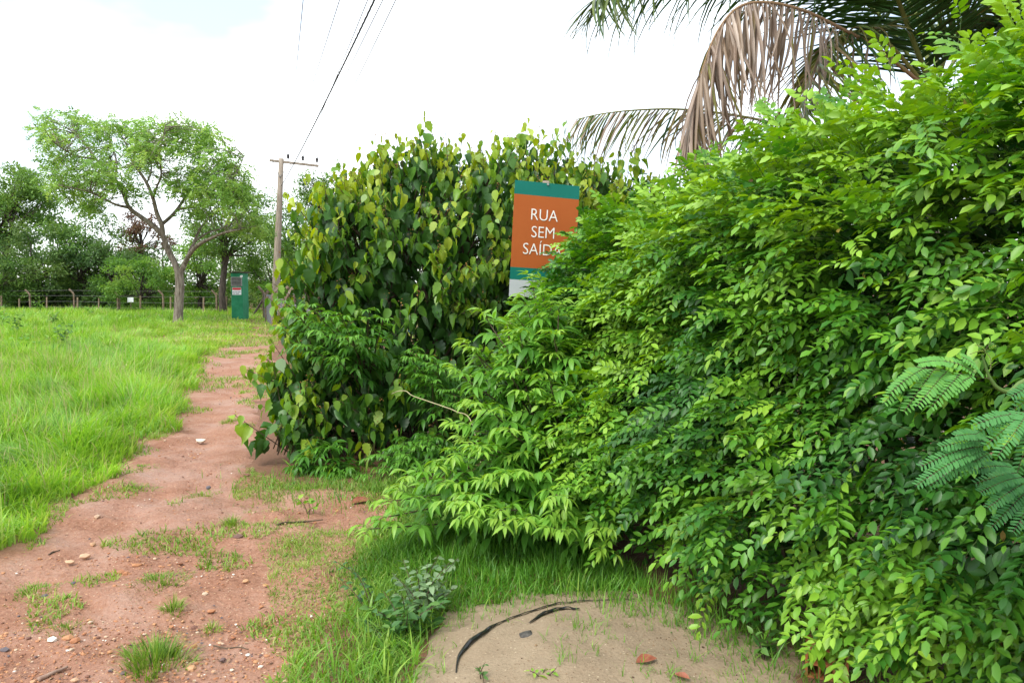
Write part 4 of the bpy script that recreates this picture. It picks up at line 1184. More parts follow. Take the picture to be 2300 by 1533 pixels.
# thin the middle so the dark inside shows
mid = P(870, 760, 7.4); dgap = np.abs((project(sp_)[0] - 850) / 130) ** 2 + np.abs((project(sp_)[1] - 740) / 170) ** 2
ok = ~((dgap < 1) & (sp_[:, 1] < 8.3) & (rng.random(len(sp_)) < .45)); sp_, sn_ = sp_[ok], sn_[ok]
NS = len(sp_)
sdir = unit(sn_ * .8 + UP * .75 + rng.normal(0, .22, (NS, 3)))
sp_ = sp_ + sdir * (rng.exponential(.07, NS) * (sn_[:, 2] > 0))[:, None]
LV = 10
k = np.repeat(np.arange(NS), LV); q = np.tile(np.arange(LV), NS); m = len(k)
f = q / (LV - 1.0)
slen = rng.uniform(.30, .48, NS)
node = sp_[k] - sdir[k] * (.22) + sdir[k] * (f * slen[k])[:, None]
az = q * 2.39996 + rng.uniform(0, 6.28, NS)[k] + rng.normal(0, .25, m)
sx = unit(np.cross(sdir, np.array([.3, .2, 1.0]))); sy = np.cross(sdir, sx)
radial = sx[k] * np.cos(az)[:, None] + sy[k] * np.sin(az)[:, None]
radial = unit(radial + sn_[k] * .35)
pet = (.075 - .045 * f) * rng.uniform(.7, 1.3, m)
lp = node + radial * pet[:, None] + UP * (.02 * rng.random(m))[:, None]
ld = unit(-UP * rng.uniform(.75, 1.25, (m, 1)) + radial * rng.uniform(.15, .65, (m, 1)) + rng.normal(0, .27, (m, 3)))
ln = unit(radial * 1.0 + UP * .35 + rng.normal(0, .5, (m, 3)))
ls = (.158 - .065 * f ** 1.5) * rng.uniform(.8, 1.2, m)
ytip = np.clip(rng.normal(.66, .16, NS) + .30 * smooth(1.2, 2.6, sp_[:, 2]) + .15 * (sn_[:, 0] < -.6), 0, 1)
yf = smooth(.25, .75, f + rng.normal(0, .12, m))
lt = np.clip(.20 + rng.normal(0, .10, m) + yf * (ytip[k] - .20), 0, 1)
ls = np.minimum(ls * rng.choice([.75, 1.0, 1.0, 1.15], m), .205)
MA, PA, SA, TA = frames(ld, ln), lp, np.column_stack([ls * rng.uniform(.7, 1.1, m), ls, ls * rng.uniform(-.2, 1.9, m)]), lt
# old leaves within
w = br.prod(1); b = rng.choice(len(BB), 2600, p=w / w.sum())
ip = bc[b] + rand_unit(2600) * br[b] * rng.uniform(.5, .95, (2600, 1)); ok = ip[:, 2] > .2; ip = ip[ok]; m2 = len(ip)
rd = unit(rng.normal(0, 1, (m2, 3)) * np.array([1, 1, .2]))
MI = frames(unit(-UP + rd * .4 + rng.normal(0, .2, (m2, 3))), unit(rd + UP * .3)); s2 = rng.uniform(.12, .2, m2)
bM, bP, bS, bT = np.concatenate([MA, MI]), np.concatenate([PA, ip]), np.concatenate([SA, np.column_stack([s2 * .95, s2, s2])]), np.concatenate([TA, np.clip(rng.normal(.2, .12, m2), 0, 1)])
var = rng.integers(0, 3, len(bM))
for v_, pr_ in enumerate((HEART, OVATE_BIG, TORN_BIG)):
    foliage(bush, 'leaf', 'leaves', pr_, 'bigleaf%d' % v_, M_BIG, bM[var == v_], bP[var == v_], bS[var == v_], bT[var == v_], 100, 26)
V, F = merge(sticks(sp_ - sdir * .4 - sn_ * .12, sp_ + sdir * (slen - .2)[:, None], .007, .0025), sticks(node, lp, .0018, .0012))
setp(obj('twigs', np_mesh('twigs', V, F, M_TWIG), bush), kind='stuff')
mb = MB()
stems = []
for i in range(len(BB)):
    b0 = bush_base + np.array([rng.normal(0, .18), rng.normal(0, .15), -.1])
    stems.append(limb(mb, b0, bc[i] + rng.normal(0, .1, 3), .045, .018, .16, 10, 7, sag=.03))
SP = np.vstack(stems)
for i in range(0, NS, 3):
    e = sp_[i] - sdir[i] * .38 - sn_[i] * .12
    j = np.argmin(np.linalg.norm(SP - e, axis=1) + rng.random(len(SP)) * .3)
    limb(mb, SP[j], e, .014, .006, .14, 6, 5, sag=.05)
mb.build('branches', M_TWIG, bush, smooth_=True)['kind'] = 'stuff'
M_BUD = tint_mat('flower_bud', [(0, (.12, .06, .03)), (1, (.42, .24, .06))], rough=.8)
tipi = np.nonzero(rng.random(NS) < .5)[0]; kb_ = np.repeat(tipi, 4)
tp_ = (sp_ - sdir * .22 + sdir * slen[:, None])[kb_] + unit(rng.normal(0, 1, (len(kb_), 3))) * .028 + UP * rng.uniform(0, .05, (len(kb_), 1))
V, F, T = spread(rock_proto(5, 1.0), rotz(rng.uniform(0, 6, len(kb_))), tp_, rng.uniform(.004, .009, len(kb_)), rng.random(len(kb_)))
setp(obj('flower_buds', np_mesh('flower_buds', V, F, M_BUD, T), bush), kind='stuff')

# ------------------------------------------------------------------ shrubs with drooping pinnate leaves
M_LIME = leaf_mat('lime_pinnate_leaf', [(0, (.03, .11, .016)), (.35, (.075, .23, .026)), (.7, (.16, .38, .045)), (1, (.29, .48, .06))], rough=.38, trans=.38, spec=.4, tboost=1.3, vary=.12, nscale=7)
LANCE = leaf_proto([(.12, .085), (.34, .155), (.6, .13), (.82, .06)], fold=.35, curl=.42)
def pinnate_shrub(thing, base, tips, lsize, tint0, tips_tint, nodes=5, extra=0, spread_tip=.12, nl=7, cell=20):
    mb = MB(); Ms, Ps, Ss, Ts = [], [], [], []; rach = []
    allt = [np.array(t_) for t_ in tips]
    for _ in range(extra):
        j = int(rng.integers(len(tips))); allt.append(np.array(tips[j]) + rng.normal(0, spread_tip, 3) + np.array([0, .08, -.05]))
    for tpt in allt:
        b = np.array(base) + np.array([rng.normal(0, .10), rng.normal(0, .10), 0])
        midp = b + (tpt - b) * np.array([.35, .35, .62]) + rng.normal(0, .04, 3)
        pth = catmull([b, midp, tpt], 24)
        mb.tube(pth, np.linspace(.011, .003, 24), 5, cap=False)
        td = unit(pth[-1] - pth[-4])
        for nd in range(nodes):
            i = 23 - int(nd * 2.1); p = pth[max(i, 4)]
            d = unit(pth[max(i, 5)] - pth[max(i, 5) - 2])
            sx = unit(np.cross(d, UP + rng.normal(0, .1, 3))); sy = np.cross(sx, d)
            for sg in (1, -1):
                lat = (sx if nd % 2 == 0 else sx * .75 + sy * .6 * sg) * sg
                age = nd / max(nodes - 1, 1)
                dr = unit(lat * (.55 + .5 * age) + d * (.75 - .35 * age) + UP * (.35 - .25 * age) + rng.normal(0, .14, 3))
                Ln = (.10 + .09 * age) * rng.uniform(.8, 1.15)
                FR = frames(dr[None], unit(UP + rng.normal(0, .2, 3))[None])[0]
                npair = (nl - 1) // 2
                tt = np.linspace(.3, .95, npair)
                rp = p + FR[:, 1] * (np.linspace(0, 1, 6)[:, None] * Ln) - UP * (np.linspace(0, 1, 6)[:, None] ** 2 * Ln * .35)
                rach.append(rp)
                for t_, s_ in [(a, s) for a in tt for s in (1, -1)] + [(1.0, 0)]:
                    q = p + FR[:, 1] * t_ * Ln - UP * t_ ** 2 * Ln * .35
                    ax = unit(FR[:, 1] - UP * t_ * .7)
                    ldv = unit(FR[:, 0] * s_ * .8 + ax * (.6 if s_ else 1) - UP * .12 + rng.normal(0, .2, 3))
                    Ms.append((ldv, unit(UP + FR[:, 2] * .5 + rng.normal(0, .2, 3)))); Ps.append(q)
                    Ss.append(lsize * (.55 + .5 * age) * rng.uniform(.8, 1.15)); Ts.append(np.clip(tint0 + (tips_tint - tint0) * (1 - age) ** 1.2 + rng.normal(0, .07), 0, 1))
    d_ = np.array([a for a, _ in Ms]); n_ = np.array([b_ for _, b_ in Ms])
    foliage(thing, 'leaflet', 'leaflets', LANCE, 'lance', M_LIME, frames(d_, n_), np.array(Ps), np.array(Ss), np.array(Ts), 300, cell)
    setp(mb.build('stems', M_TWIG, thing, smooth_=True), kind='stuff')
    rr = np.array(rach)
    V, F = merge(*[sticks(rr[:, i], rr[:, i + 1], .0016, .0013) for i in range(5)])
    setp(obj('leaf_stalks', np_mesh('leaf_stalks', V, F, M_GREENSTEM), thing), kind='stuff')
LT = [(905, 1125, 4.55), (950, 1100, 4.65), (1010, 1085, 4.6), (1070, 1075, 4.7), (1130, 1085, 4.6), (1190, 1100, 4.5), (1245, 1130, 4.45), (1300, 1165, 4.35), (1340, 1200, 4.3), (1250, 1200, 4.25), (1150, 1165, 4.35), (1060, 1150, 4.45), (980, 1150, 4.5),
      (1025, 985, 4.95), (1040, 925, 5.05), (1075, 880, 5.1), (1130, 860, 5.05), (1190, 900, 4.9), (1110, 960, 4.9), (1180, 980, 4.75), (1060, 1025, 4.85), (1240, 960, 4.75), (1000, 1040, 4.9), (930, 1050, 5.0),
      (1090, 790, 5.2), (1120, 740, 5.3), (1165, 690, 5.3), (1205, 655, 5.35), (1240, 700, 5.2), (1190, 760, 5.1), (1270, 770, 5.0), (1230, 830, 4.95), (1150, 810, 5.1)]
lb = np.array([.28, 5.25, 0]); lb[2] = hz1(.28, 5.25)
lime = empty('lime_shrub', lb, 'bright lime green shrub with drooping pinnate leaves in front of the hedge below the sign', 'shrub')
pinnate_shrub(lime, lb, [P(t_[0], t_[1], t_[2] - .12) + rng.normal(0, .05, 3) for t_ in LT], .135, .42, .9, nodes=5, extra=26, spread_tip=.09)
MT = [(655, 695, 6.95), (675, 715, 6.9), (700, 690, 6.9), (735, 705, 6.8), (770, 715, 6.75), (830, 700, 6.8), (720, 745, 6.75), (790, 760, 6.75), (690, 780, 6.8), (750, 800, 6.75), (640, 680, 7.1), (860, 720, 6.9)]
b0 = np.array([*P(830, 1060, 8.0)[:2], 0]); b0[2] = hz1(*b0[:2])
sh2 = empty('pinnate_shrub', b0, 'green pinnate-leaved shrub growing out of the left side of the big-leaved bush', 'shrub')
pinnate_shrub(sh2, b0, [P(*t_) for t_ in MT], .115, .22, .62, nodes=5, extra=5, spread_tip=.13)
MT = [(905, 1035, 6.6), (940, 1050, 6.5), (985, 1040, 6.5), (1005, 1010, 6.6), (960, 990, 6.7), (870, 1050, 6.6), (830, 1065, 6.6), (1000, 830, 6.7), (970, 860, 6.7), (1010, 880, 6.6), (950, 800, 6.8), (930, 830, 6.9)]
b0 = np.array([*P(1000, 1080, 7.6)[:2], 0]); b0[2] = hz1(*b0[:2])
sh3 = empty('pinnate_shrub', b0, 'green pinnate-leaved shrub in the dark gap between the big-leaved bush and lime shrub', 'shrub')
pinnate_shrub(sh3, b0, [P(*t_) for t_ in MT], .10, .25, .6, nodes=5, extra=12, spread_tip=.13)
MT = [(690, 1030, 6.85), (720, 1010, 6.8), (740, 1045, 6.75), (770, 1060, 6.7), (665, 1055, 6.9)]
b0 = np.array([*P(725, 1085, 6.95)[:2], 0]); b0[2] = hz1(*b0[:2])
sh4 = empty('pinnate_shrub', b0, 'small pinnate-leaved shrub at the left foot of the big-leaved bush', 'shrub')
pinnate_shrub(sh4, b0, [P(*t_) for t_ in MT], .11, .25, .6, nodes=4, extra=5, spread_tip=.1)

# ================================================================== COCONUT PALM BEHIND THE HEDGE
M_PALM = leaf_mat('palm_leaflet', [(0, (.012, .045, .010)), (.3, (.035, .095, .018)), (.52, (.13, .17, .025)), (.62, (.26, .21, .06)), (.72, (.25, .18, .125)), (.86, (.30, .225, .17)), (1, (.43, .35, .28))], rough=.42, trans=.22, spec=.4, vary=.2, nscale=4)
M_RACHIS = tint_mat('palm_midrib', [(0, (.12, .17, .05)), (.55, (.26, .24, .07)), (.75, (.28, .18, .10)), (1, (.30, .20, .14))], rough=.6)
def strap(droop, ncs=7, w=.5):
    V, F = [], []
    for k in range(ncs):
        t = k / (ncs - 1); hw = w * (1 - t ** 2.2) * (.55 + .45 * min(1, t * 5)) + .01
        a = droop * t
        if droop > 1e-3:
            y, z = math.sin(a) / droop, -(1 - math.cos(a)) / droop
        else: y, z = t, 0
        V += [[-hw, y, z + hw * .02], [0, y, z - hw * .004], [hw, y, z + hw * .02]]
        if k:
            b = 3 * (k - 1)
            F += [[b, b + 1, b + 4], [b, b + 4, b + 3], [b + 1, b + 2, b + 5], [b + 1, b + 5, b + 4]]
    return np.array(V), np.array(F)
STRAPS = [strap(d) for d in (.35, .8, 1.3)]
pc = P(2095, 215, 8.6); pz = hz1(pc[0], pc[1])
palm = empty('coconut_palm', (pc[0], pc[1], pz), 'coconut palm with green, yellowing and one dead brown frond above the hedge', 'palm tree')
mb = MB(); tq = catmull([(pc[0] + .15, pc[1], pz - .2), (pc[0] + .05, pc[1], pz + 1.2), pc + np.array([0, 0, -.1])], 22)
mb.tube(tq, np.interp(np.linspace(0, 1, 22), [0, .1, .9, 1], [.24, .17, .14, .13]) * (1 + .04 * (np.arange(22) % 2)), 12); mb.build('trunk', M_BARK, palm, smooth_=True)
FR = []   # path points (px, py, Y), leaflet count per side, length, tint base/tip, droop class, gravity, side spread
def frond(pts, n, L, tint, dcl, grav, sidev, r0=.022, first=.12, tvar=.06, fwd=.55, jit=.08, wd=.040, skew=1.0):
    FR.append(dict(pts=[P(*p) for p in pts], n=n, L=L, tint=tint, dcl=dcl, grav=grav, side=sidev, r0=r0, first=first, tvar=tvar, fwd=fwd, jit=jit, wd=wd, skew=skew))
frond([(2090, 205, 8.5), (1975, 112, 8.2), (1885, 62, 7.9), (1805, 24, 7.7), (1725, 6, 7.6), (1660, 16, 7.5), (1612, 70, 7.45), (1580, 150, 7.4), (1560, 230, 7.4), (1548, 290, 7.4)], 105, 1.15, (.76, .92), 1, 3.0, .4, first=.14, tvar=.13, fwd=.10, jit=.15, wd=.034, skew=.62)      # dead brown frond
frond([(2090, 205, 8.6), (1985, 90, 8.4), (1905, 75, 8.3), (1845, 125, 8.3), (1805, 215, 8.3), (1785, 320, 8.3), (1780, 420, 8.3)], 84, 1.5, (.36, .56), 1, .75, 1.0, first=.2, tvar=.13, wd=.034, fwd=.35)           # yellowing frond behind
frond([(2090, 215, 8.7), (1960, 300, 8.9), (1830, 300, 9.0), (1700, 268, 9.1), (1600, 252, 9.1), (1510, 245, 9.1), (1420, 248, 9.1), (1350, 256, 9.1), (1295, 268, 9.1)], 52, .72, (.40, .66), 1, 1.9, .35, first=.25, tvar=.15, wd=.027)   # low frond to the left
frond([(2095, 205, 8.6), (2040, 60, 8.3), (2005, -40, 7.9), (1985, -160, 7.4), (1990, -300, 6.8), (2000, -420, 6.2)], 130, 1.55, (.12, .2), 0, .25, 1.0, r0=.03, first=.05)      # green frond overhead
frond([(2092, 205, 8.7), (1960, 20, 8.6), (1800, -60, 8.5), (1650, -80, 8.4), (1500, -70, 8.3), (1400, -40, 8.2), (1335, 0, 8.1)], 88, 1.0, (.12, .42), 1, .9, .75, first=.12)       # green frond to upper left
frond([(2098, 205, 8.7), (2150, 70, 8.5), (2250, 5, 8.3), (2380, -20, 8.1), (2500, 0, 8.0)], 96, 1.2, (.12, .2), 0, .5, .9, r0=.028)
frond([(2094, 205, 8.8), (2050, 20, 9.2), (1900, -120, 9.8), (1700, -170, 10.4), (1500, -120, 10.9)], 80, 1.05, (.15, .25), 1, .8, .9, r0=.028)
frond([(2098, 205, 8.7), (2200, 70, 9.0), (2330, 30, 9.3), (2460, 70, 9.6), (2560, 140, 9.8)], 90, 1.15, (.15, .25), 0, .6, .9)
frond([(2096, 205, 8.8), (2115, 10, 9.2), (2150, -110, 9.9), (2190, -180, 10.8)], 80, 1.0, (.12, .25), 0, .5, .95)
aM, aP, aS, aT, aC, aF = [], [], [], [], [], []
fobs = []
for fi, fr in enumerate(FR):
    q = catmull(fr['pts'], 60); tg = unit(np.gradient(q, axis=0))
    mb = MB(); mb.tube(q, np.linspace(fr['r0'], .004, 60), 6, cap=True, tint=float(fr['tint'][0])); fo = mb.build('frond', M_RACHIS, palm, smooth_=True); fobs.append(fo)
    for s in (1, -1):
        f = fr['first'] + (.995 - fr['first']) * np.linspace(0, 1, fr['n']) ** fr['skew'] + rng.normal(0, .003, fr['n']); f = np.clip(f, 0, .999)
        ii = f * 59; i = ii.astype(int); p = q[i] + (q[np.minimum(i + 1, 59)] - q[i]) * (ii - i)[:, None]; t_ = tg[i]
        sx = unit(np.cross(t_, UP)); nu = np.cross(sx, t_)
        prof = np.sin(np.clip((f - fr['first'] + .12) / (1.12 - fr['first']), 0, 1) * math.pi * .92) ** .5
        d = unit(sx * (s * fr['side']) + t_ * fr['fwd'] + nu * .18 - UP * fr['grav'] * rng.uniform(.55, 1.2, (fr['n'], 1)) * .5 + rng.normal(0, fr['jit'], (fr['n'], 3)))
        nrm = unit(nu + sx * rng.normal(0, .3, (fr['n'], 1)) + (sx * s * .8 if fr['grav'] > 1 else 0) + rng.normal(0, .12, (fr['n'], 3)))
        L = fr['L'] * prof * rng.uniform(.85 - fr['jit'] * 1.5, 1.12, fr['n']) + .08
        aM.append(frames(d, nrm)); aP.append(p); aS.append(np.column_stack([np.full(fr['n'], fr['wd']) * rng.uniform(.6, 1.15, fr['n']), L, L]))
        aT.append(np.clip(fr['tint'][0] + (fr['tint'][1] - fr['tint'][0]) * f + rng.normal(0, fr['tvar'], fr['n']), 0, 1))
        aC.append(np.clip(fr['dcl'] + rng.integers(-1, 2, fr['n']), 0, 2)); aF.append(np.full(fr['n'], fi))
aM, aP, aS, aT, aC, aF = [np.concatenate(a) for a in (aM, aP, aS, aT, aC, aF)]
vis = pick_visible(aP + aM[:, :, 1] * aS[:, 1:2] * .4, aS[:, 1], 300, 9)
mask = np.zeros(len(aM), bool); mask[vis] = True
Vs, Fs, Ts, nn = [], [], [], 0
for c in range(3):
    for fi in range(len(FR)):
        s_ = mask & (aC == c) & (aF == fi)
        if s_.any(): leaf_objects('leaflet', STRAPS[c], 'strap%d' % c, M_PALM, aM[s_], aP[s_], aS[s_], aT[s_], fobs[fi])
    s_ = ~mask & (aC == c)
    V, F, T = spread(STRAPS[c], aM[s_], aP[s_], aS[s_], aT[s_]); Vs.append(V); Fs.append(F + nn); Ts.append(T); nn += len(V)
setp(obj('leaflets', np_mesh('leaflets', np.vstack(Vs), np.vstack(Fs), M_PALM, np.concatenate(Ts)), palm), kind='stuff')

# ================================================================== FEATHERY BRANCH AT THE RIGHT EDGE
M_FEATHER = leaf_mat('feathery_leaflet', [(0, (.04, .15, .05)), (.5, (.085, .27, .07)), (.8, (.14, .37, .065)), (1, (.28, .46, .04))], rough=.5, trans=.3, spec=.3, vary=.1)
OBL = leaf_proto([(.12, .13), (.5, .17), (.85, .13)], fold=.1, curl=.1)
fb0 = np.array([2.05, 2.1, 0]); fb0[2] = hz1(*fb0[:2])
feather = empty('feathery_sapling', fb0, 'thin sapling with feathery twice-pinnate leaves leaning in at the right edge', 'sapling')
mb = MB(); stem = catmull([fb0 - (0, 0, .1), fb0 + (-.25, -.1, .7), P(2370, 900, 2.0), P(2260, 880, 2.0), P(2225, 850, 2.0), P(2205, 795, 2.0)], 40)
mb.tube(stem, np.linspace(.011, .0025, 40), 6, cap=False); mb.build('stem', M_GREENSTEM, feather, smooth_=True)
aM, aP, aS, aT = [], [], [], []; rach = []
def bipinnate(root, rachis_end, pinnae, Y, tint, ll=.0195):
    r0 = P(*root, Y); rach.append((r0, P(*rachis_end, Y)))
    for (a, b) in pinnae:
        p0, p1 = P(*a, Y + rng.normal(0, .01)), P(*b, Y - rng.uniform(0, .08)); L = np.linalg.norm(p1 - p0)
        midp = (p0 + p1) / 2 + np.array([0, -.01, .07 * L])
        q = catmull([p0, midp, p1], 40)
        for i in range(0, 39, 4): rach.append((q[i], q[min(i + 4, 39)]))
        n = max(8, int(L / .0088)); f = np.linspace(.06, 1, n); i = np.minimum((f * 38).astype(int), 38)
        p = q[i] + (q[i + 1] - q[i]) * (f * 38 - i)[:, None]; t_ = unit(q[i + 1] - q[i])
        nn0 = unit(UP * .75 + np.array([-.1, -.62, 0])); sx = unit(np.cross(t_, nn0))
        for s in (1, -1):
            d = unit(sx * s + t_ * .45 + rng.normal(0, .06, (n, 3)))
            aM.append(frames(d, unit(nn0 + rng.normal(0, .1, (n, 3))))); aP.append(p)
            z = ll * rng.uniform(.9, 1.1, n) * (1.05 - .35 * np.abs(2 * f - 1) ** 3); aS.append(np.column_stack([z * 1.05, z, z])); aT.append(np.clip(tint + rng.normal(0, .05, n), 0, 1))
bipinnate((2222, 850), (2050, 822), [((2205, 845), (2160, 800)), ((2190, 838), (2110, 808)), ((2150, 826), (2060, 815)), ((2185, 842), (2120, 890)), ((2160, 836), (2090, 915)), ((2130, 830), (2060, 912)), ((2100, 826), (2030, 925)), ((2080, 824), (2000, 880)), ((2060, 824), (1985, 905))], 1.95, .72)
bipinnate((2330, 920), (2190, 940), [((2290, 925), (2190, 975)), ((2300, 925), (2215, 1000)), ((2310, 925), (2240, 1025)), ((2320, 925), (2285, 1060)), ((2270, 930), (2185, 955)), ((2335, 925), (2320, 1050))], 1.85, .42)
bipinnate((2240, 985), (2140, 1000), [((2220, 985), (2145, 978)), ((2215, 990), (2112, 1003)), ((2210, 1000), (2066, 1048)), ((2205, 1010), (2056, 1090)), ((2215, 1015), (2085, 1092)), ((2225, 1015), (2145, 1065))], 1.92, .36)
bipinnate((2330, 1060), (2240, 1090), [((2290, 1060), (2190, 1085)), ((2300, 1070), (2200, 1105)), ((2310, 1080), (2218, 1140)), ((2320, 1090), (2225, 1185)), ((2325, 1100), (2275, 1195)), ((2280, 1050), (2180, 1055))], 2.0, .22)
bipinnate((2360, 880), (2290, 880), [((2350, 870), (2275, 920)), ((2360, 880), (2300, 950)), ((2340, 860), (2270, 890))], 1.95, .3)
bipinnate((2210, 790), (2225, 770), [((2212, 790), (2190, 775)), ((2212, 788), (2178, 795)), ((2214, 788), (2235, 775)), ((2214, 790), (2225, 830))], 2.0, 1.0, ll=.004)
aM, aP, aS, aT = [np.concatenate(a) for a in (aM, aP, aS, aT)]
foliage(feather, 'leaflet', 'leaflets', OBL, 'feather', M_FEATHER, aM, aP, aS, aT, 300, 10)
A = np.array([a for a, _ in rach]); B = np.array([b for _, b in rach]); V, F = sticks(A, B, .0009, .0008)
setp(obj('leaf_stalks', np_mesh('leaf_stalks', V, F, M_TWIG), feather), kind='stuff')

# ================================================================== STREET SIGN
M_TEAL = solid_mat('teal_sign_film', (.0, .135, .10), (.0, .15, .113), rough=.6, scale=3)
M_ORANGE = solid_mat('orange_sign_film', (.36, .085, .014), (.385, .095, .017), rough=.75, scale=3)
M_SIGNWHITE = solid_mat('white_sign_film', (.42, .45, .46), (.48, .5, .52), rough=.6, scale=3)
M_LETTER = solid_mat('white_lettering', (.74, .72, .66), (.8, .78, .72), rough=.45)
M_OUTLINE = solid_mat('grey_letter_edge', (.10, .05, .03), (.13, .07, .04), rough=.5)
SY = 6.6
tl = P(1157, 404, SY)
yaw, roll = R(17), R(3.2)
sx = np.array([math.cos(yaw), math.sin(yaw), 0]); sn0 = np.array([math.sin(yaw), -math.cos(yaw), 0])
ex = sx * math.cos(roll) - UP * math.sin(roll); ez = UP * math.cos(roll) + sx * math.sin(roll)     # panel right / up
RS = np.stack([ex, -sn0, ez], 1)                                   # local x right, y into the sign, z up
SW, SH = .565, .945
ctr = tl + ex * SW / 2 - ez * SH / 2
sb = ctr - ez * (ctr[2]); gz = hz1(sb[0], sb[1])
sign = empty('street_sign', (ctr[0], ctr[1], gz), 'tilted orange and teal street sign reading RUA SEM SAÍDA, half hidden by the hedge', 'sign')
def band(name, f0, f1, mat, thick=.004, dy=0.0):
    c = ctr + ez * (SH / 2 - SH * (f0 + f1) / 2) - (-sn0) * dy
    mb = MB(); mb.box(c, (SW, thick, SH * (f1 - f0) - .0004), rot=RS); return mb.build(name, mat, sign)
band('top_band', 0, .117, M_TEAL); band('face_panel', .117, .746, M_ORANGE); band('lower_band', .746, .853, M_TEAL); band('bottom_band', .853, 1, M_SIGNWHITE)
mb = MB(); pp = ctr + ex * (.0) + (-sn0) * .045
mb.tube([np.array([pp[0] - ez[0] / ez[2] * (pp[2] - gz + .3), pp[1] - ez[1] / ez[2] * (pp[2] - gz + .3), gz - .3]), pp + ez * (SH / 2 + .022)], .029, 12); mb.build('post', M_POLE, sign, smooth_=True)
mb = MB(); bpos = ctr + ez * (SH / 2 - .012) + sn0 * .004; mb.tube([bpos, bpos + sn0 * .012], [.009, .007], 8); mb.build('bolt', M_METAL, sign)
def text_mesh(txt, height, mat, extr, offset=0.0):
    cu = bpy.data.curves.new('lettering', 'FONT'); cu.body = txt; cu.align_x = 'CENTER'; cu.size = height / .70; cu.extrude = extr; cu.offset = offset - .0012
    cu.resolution_u = 4
    ob = bpy.data.objects.new('lettering_tmp', cu); COL.objects.link(ob)
    dg = bpy.context.evaluated_depsgraph_get(); dg.update()
    me = bpy.data.meshes.new_from_object(ob.evaluated_get(dg)); bpy.data.objects.remove(ob); bpy.data.curves.remove(cu)
    me.materials.clear(); me.materials.append(mat); return me
for txt, fb_ in (('RUA', .328), ('SEM', .478), ('SAÍDA', .628)):
    for mat, off, dy, ex_ in ((M_LETTER, 0.0, .0048, .0006),):
        me = text_mesh(txt, .094, mat, ex_, off); me.name = 'lettering'
        o3 = ctr + ez * (SH / 2 - SH * fb_) + sn0 * dy - ex * .018
        A = np.eye(4); A[:3, 0] = ex * .92; A[:3, 1] = ez; A[:3, 2] = sn0; A[:3, 3] = o3
        me.transform(Matrix(A.tolist())); lo = obj('lettering', me, sign); lo['label'] = 'white letters ' + txt

# ================================================================== THINGS ON THE GROUND
# hollow clay brick half under the hedge
M_BRICK = solid_mat('fired_clay', (.30, .095, .035), (.42, .16, .065), rough=.9, scale=14, bump=.002)
bq = GT(1856, 1527); bz = bq[2]
brick = empty('hollow_brick', bq, 'orange hollow clay brick with six holes half buried under the hedge', 'brick')
bw, bh, bd, wt = .165, .125, .25, .011
ya = R(-21); RB = np.array([[math.cos(ya), -math.sin(ya), 0], [math.sin(ya), math.cos(ya), 0], [0, 0, 1.0]])
mb = MB(); cB = bq + RB @ np.array([0, bd / 2, 0]) + np.array([0, 0, bh / 2 - .004])
for (dx, dz, sx2, sz2) in [(0, bh / 2 - wt / 2, bw, wt), (0, -bh / 2 + wt / 2, bw, wt), (0, 0, bw - 2 * wt, wt * .8)]:
    mb.box(cB + RB @ np.array([dx, 0, dz]), (sx2, bd, sz2), rot=RB)
for dx in (-bw / 2 + wt / 2, bw / 2 - wt / 2): mb.box(cB + RB @ np.array([dx, 0, 0]), (wt, bd, bh - 2 * wt), rot=RB)
for dx in (-bw / 6, bw / 6):
    for dz in (bh / 4 - wt / 4, -bh / 4 + wt / 4): mb.box(cB + RB @ np.array([dx, 0, dz]), (wt * .8, bd - .004, bh / 2 - wt * 1.45), rot=RB)
mb.build('block', M_BRICK, brick)

def ribbon(name, pts, wid, mat, label, cat, lift=.006, n=60, curlup=.5, thick=.0015):
    """a limp strip lying on the ground, given by picture points on its run"""
    W = catmull([GT(*p) for p in pts], n); t_ = unit(np.gradient(W, axis=0)); sd_ = unit(np.cross(t_, UP))
    ww = np.interp(np.linspace(0, 1, n), *wid)
    W[:, 2] = top_z(W[:, 0], W[:, 1]) + lift
    wob = .25 * np.sin(np.arange(n) * .9) + curlup
    a = W - sd_ * ww[:, None] * .5; b = W + sd_ * ww[:, None] * .5 + UP * (ww * wob)[:, None] * .6
    mid_ = (a + b) / 2 + UP * (ww * .18)[:, None]
    top = np.stack([a, mid_, b], 1); bot = top - UP * thick
    V = np.concatenate([top, bot], 1).reshape(-1, 3); F = []
    for i in range(n - 1):
        o, p = 6 * i, 6 * (i + 1)
        F += [[o, o + 1, p + 1, p], [o + 1, o + 2, p + 2, p + 1], [o + 3, p + 3, p + 4, o + 4], [o + 4, p + 4, p + 5, o + 5], [o, p, p + 3, o + 3], [o + 2, o + 5, p + 5, p + 2]]
    F += [[0, 3, 4, 1], [1, 4, 5, 2], [6 * n - 6, 6 * n - 5, 6 * n - 2, 6 * n - 3], [6 * n - 5, 6 * n - 4, 6 * n - 1, 6 * n - 2]]
    return setp(obj(name, np_mesh(name, V, np.array(F), mat), loc=W[0]), label, cat)
M_PLASTIC = solid_mat('black_plastic_film', (.006, .006, .007), (.014, .014, .015), rough=.35, spec=.5, scale=20, bump=.003, bscale=60)
ribbon('plastic_strip', [(1024, 1512), (1030, 1478), (1052, 1448), (1092, 1418), (1122, 1400), (1168, 1382), (1230, 1362), (1310, 1351), (1425, 1347)], ([0, .1, .28, .34, .5, .75, 1], [.004, .009, .034, .03, .011, .014, .005]), M_PLASTIC, 'long torn strip of black plastic curving across the sand heap', 'plastic strip', n=90)
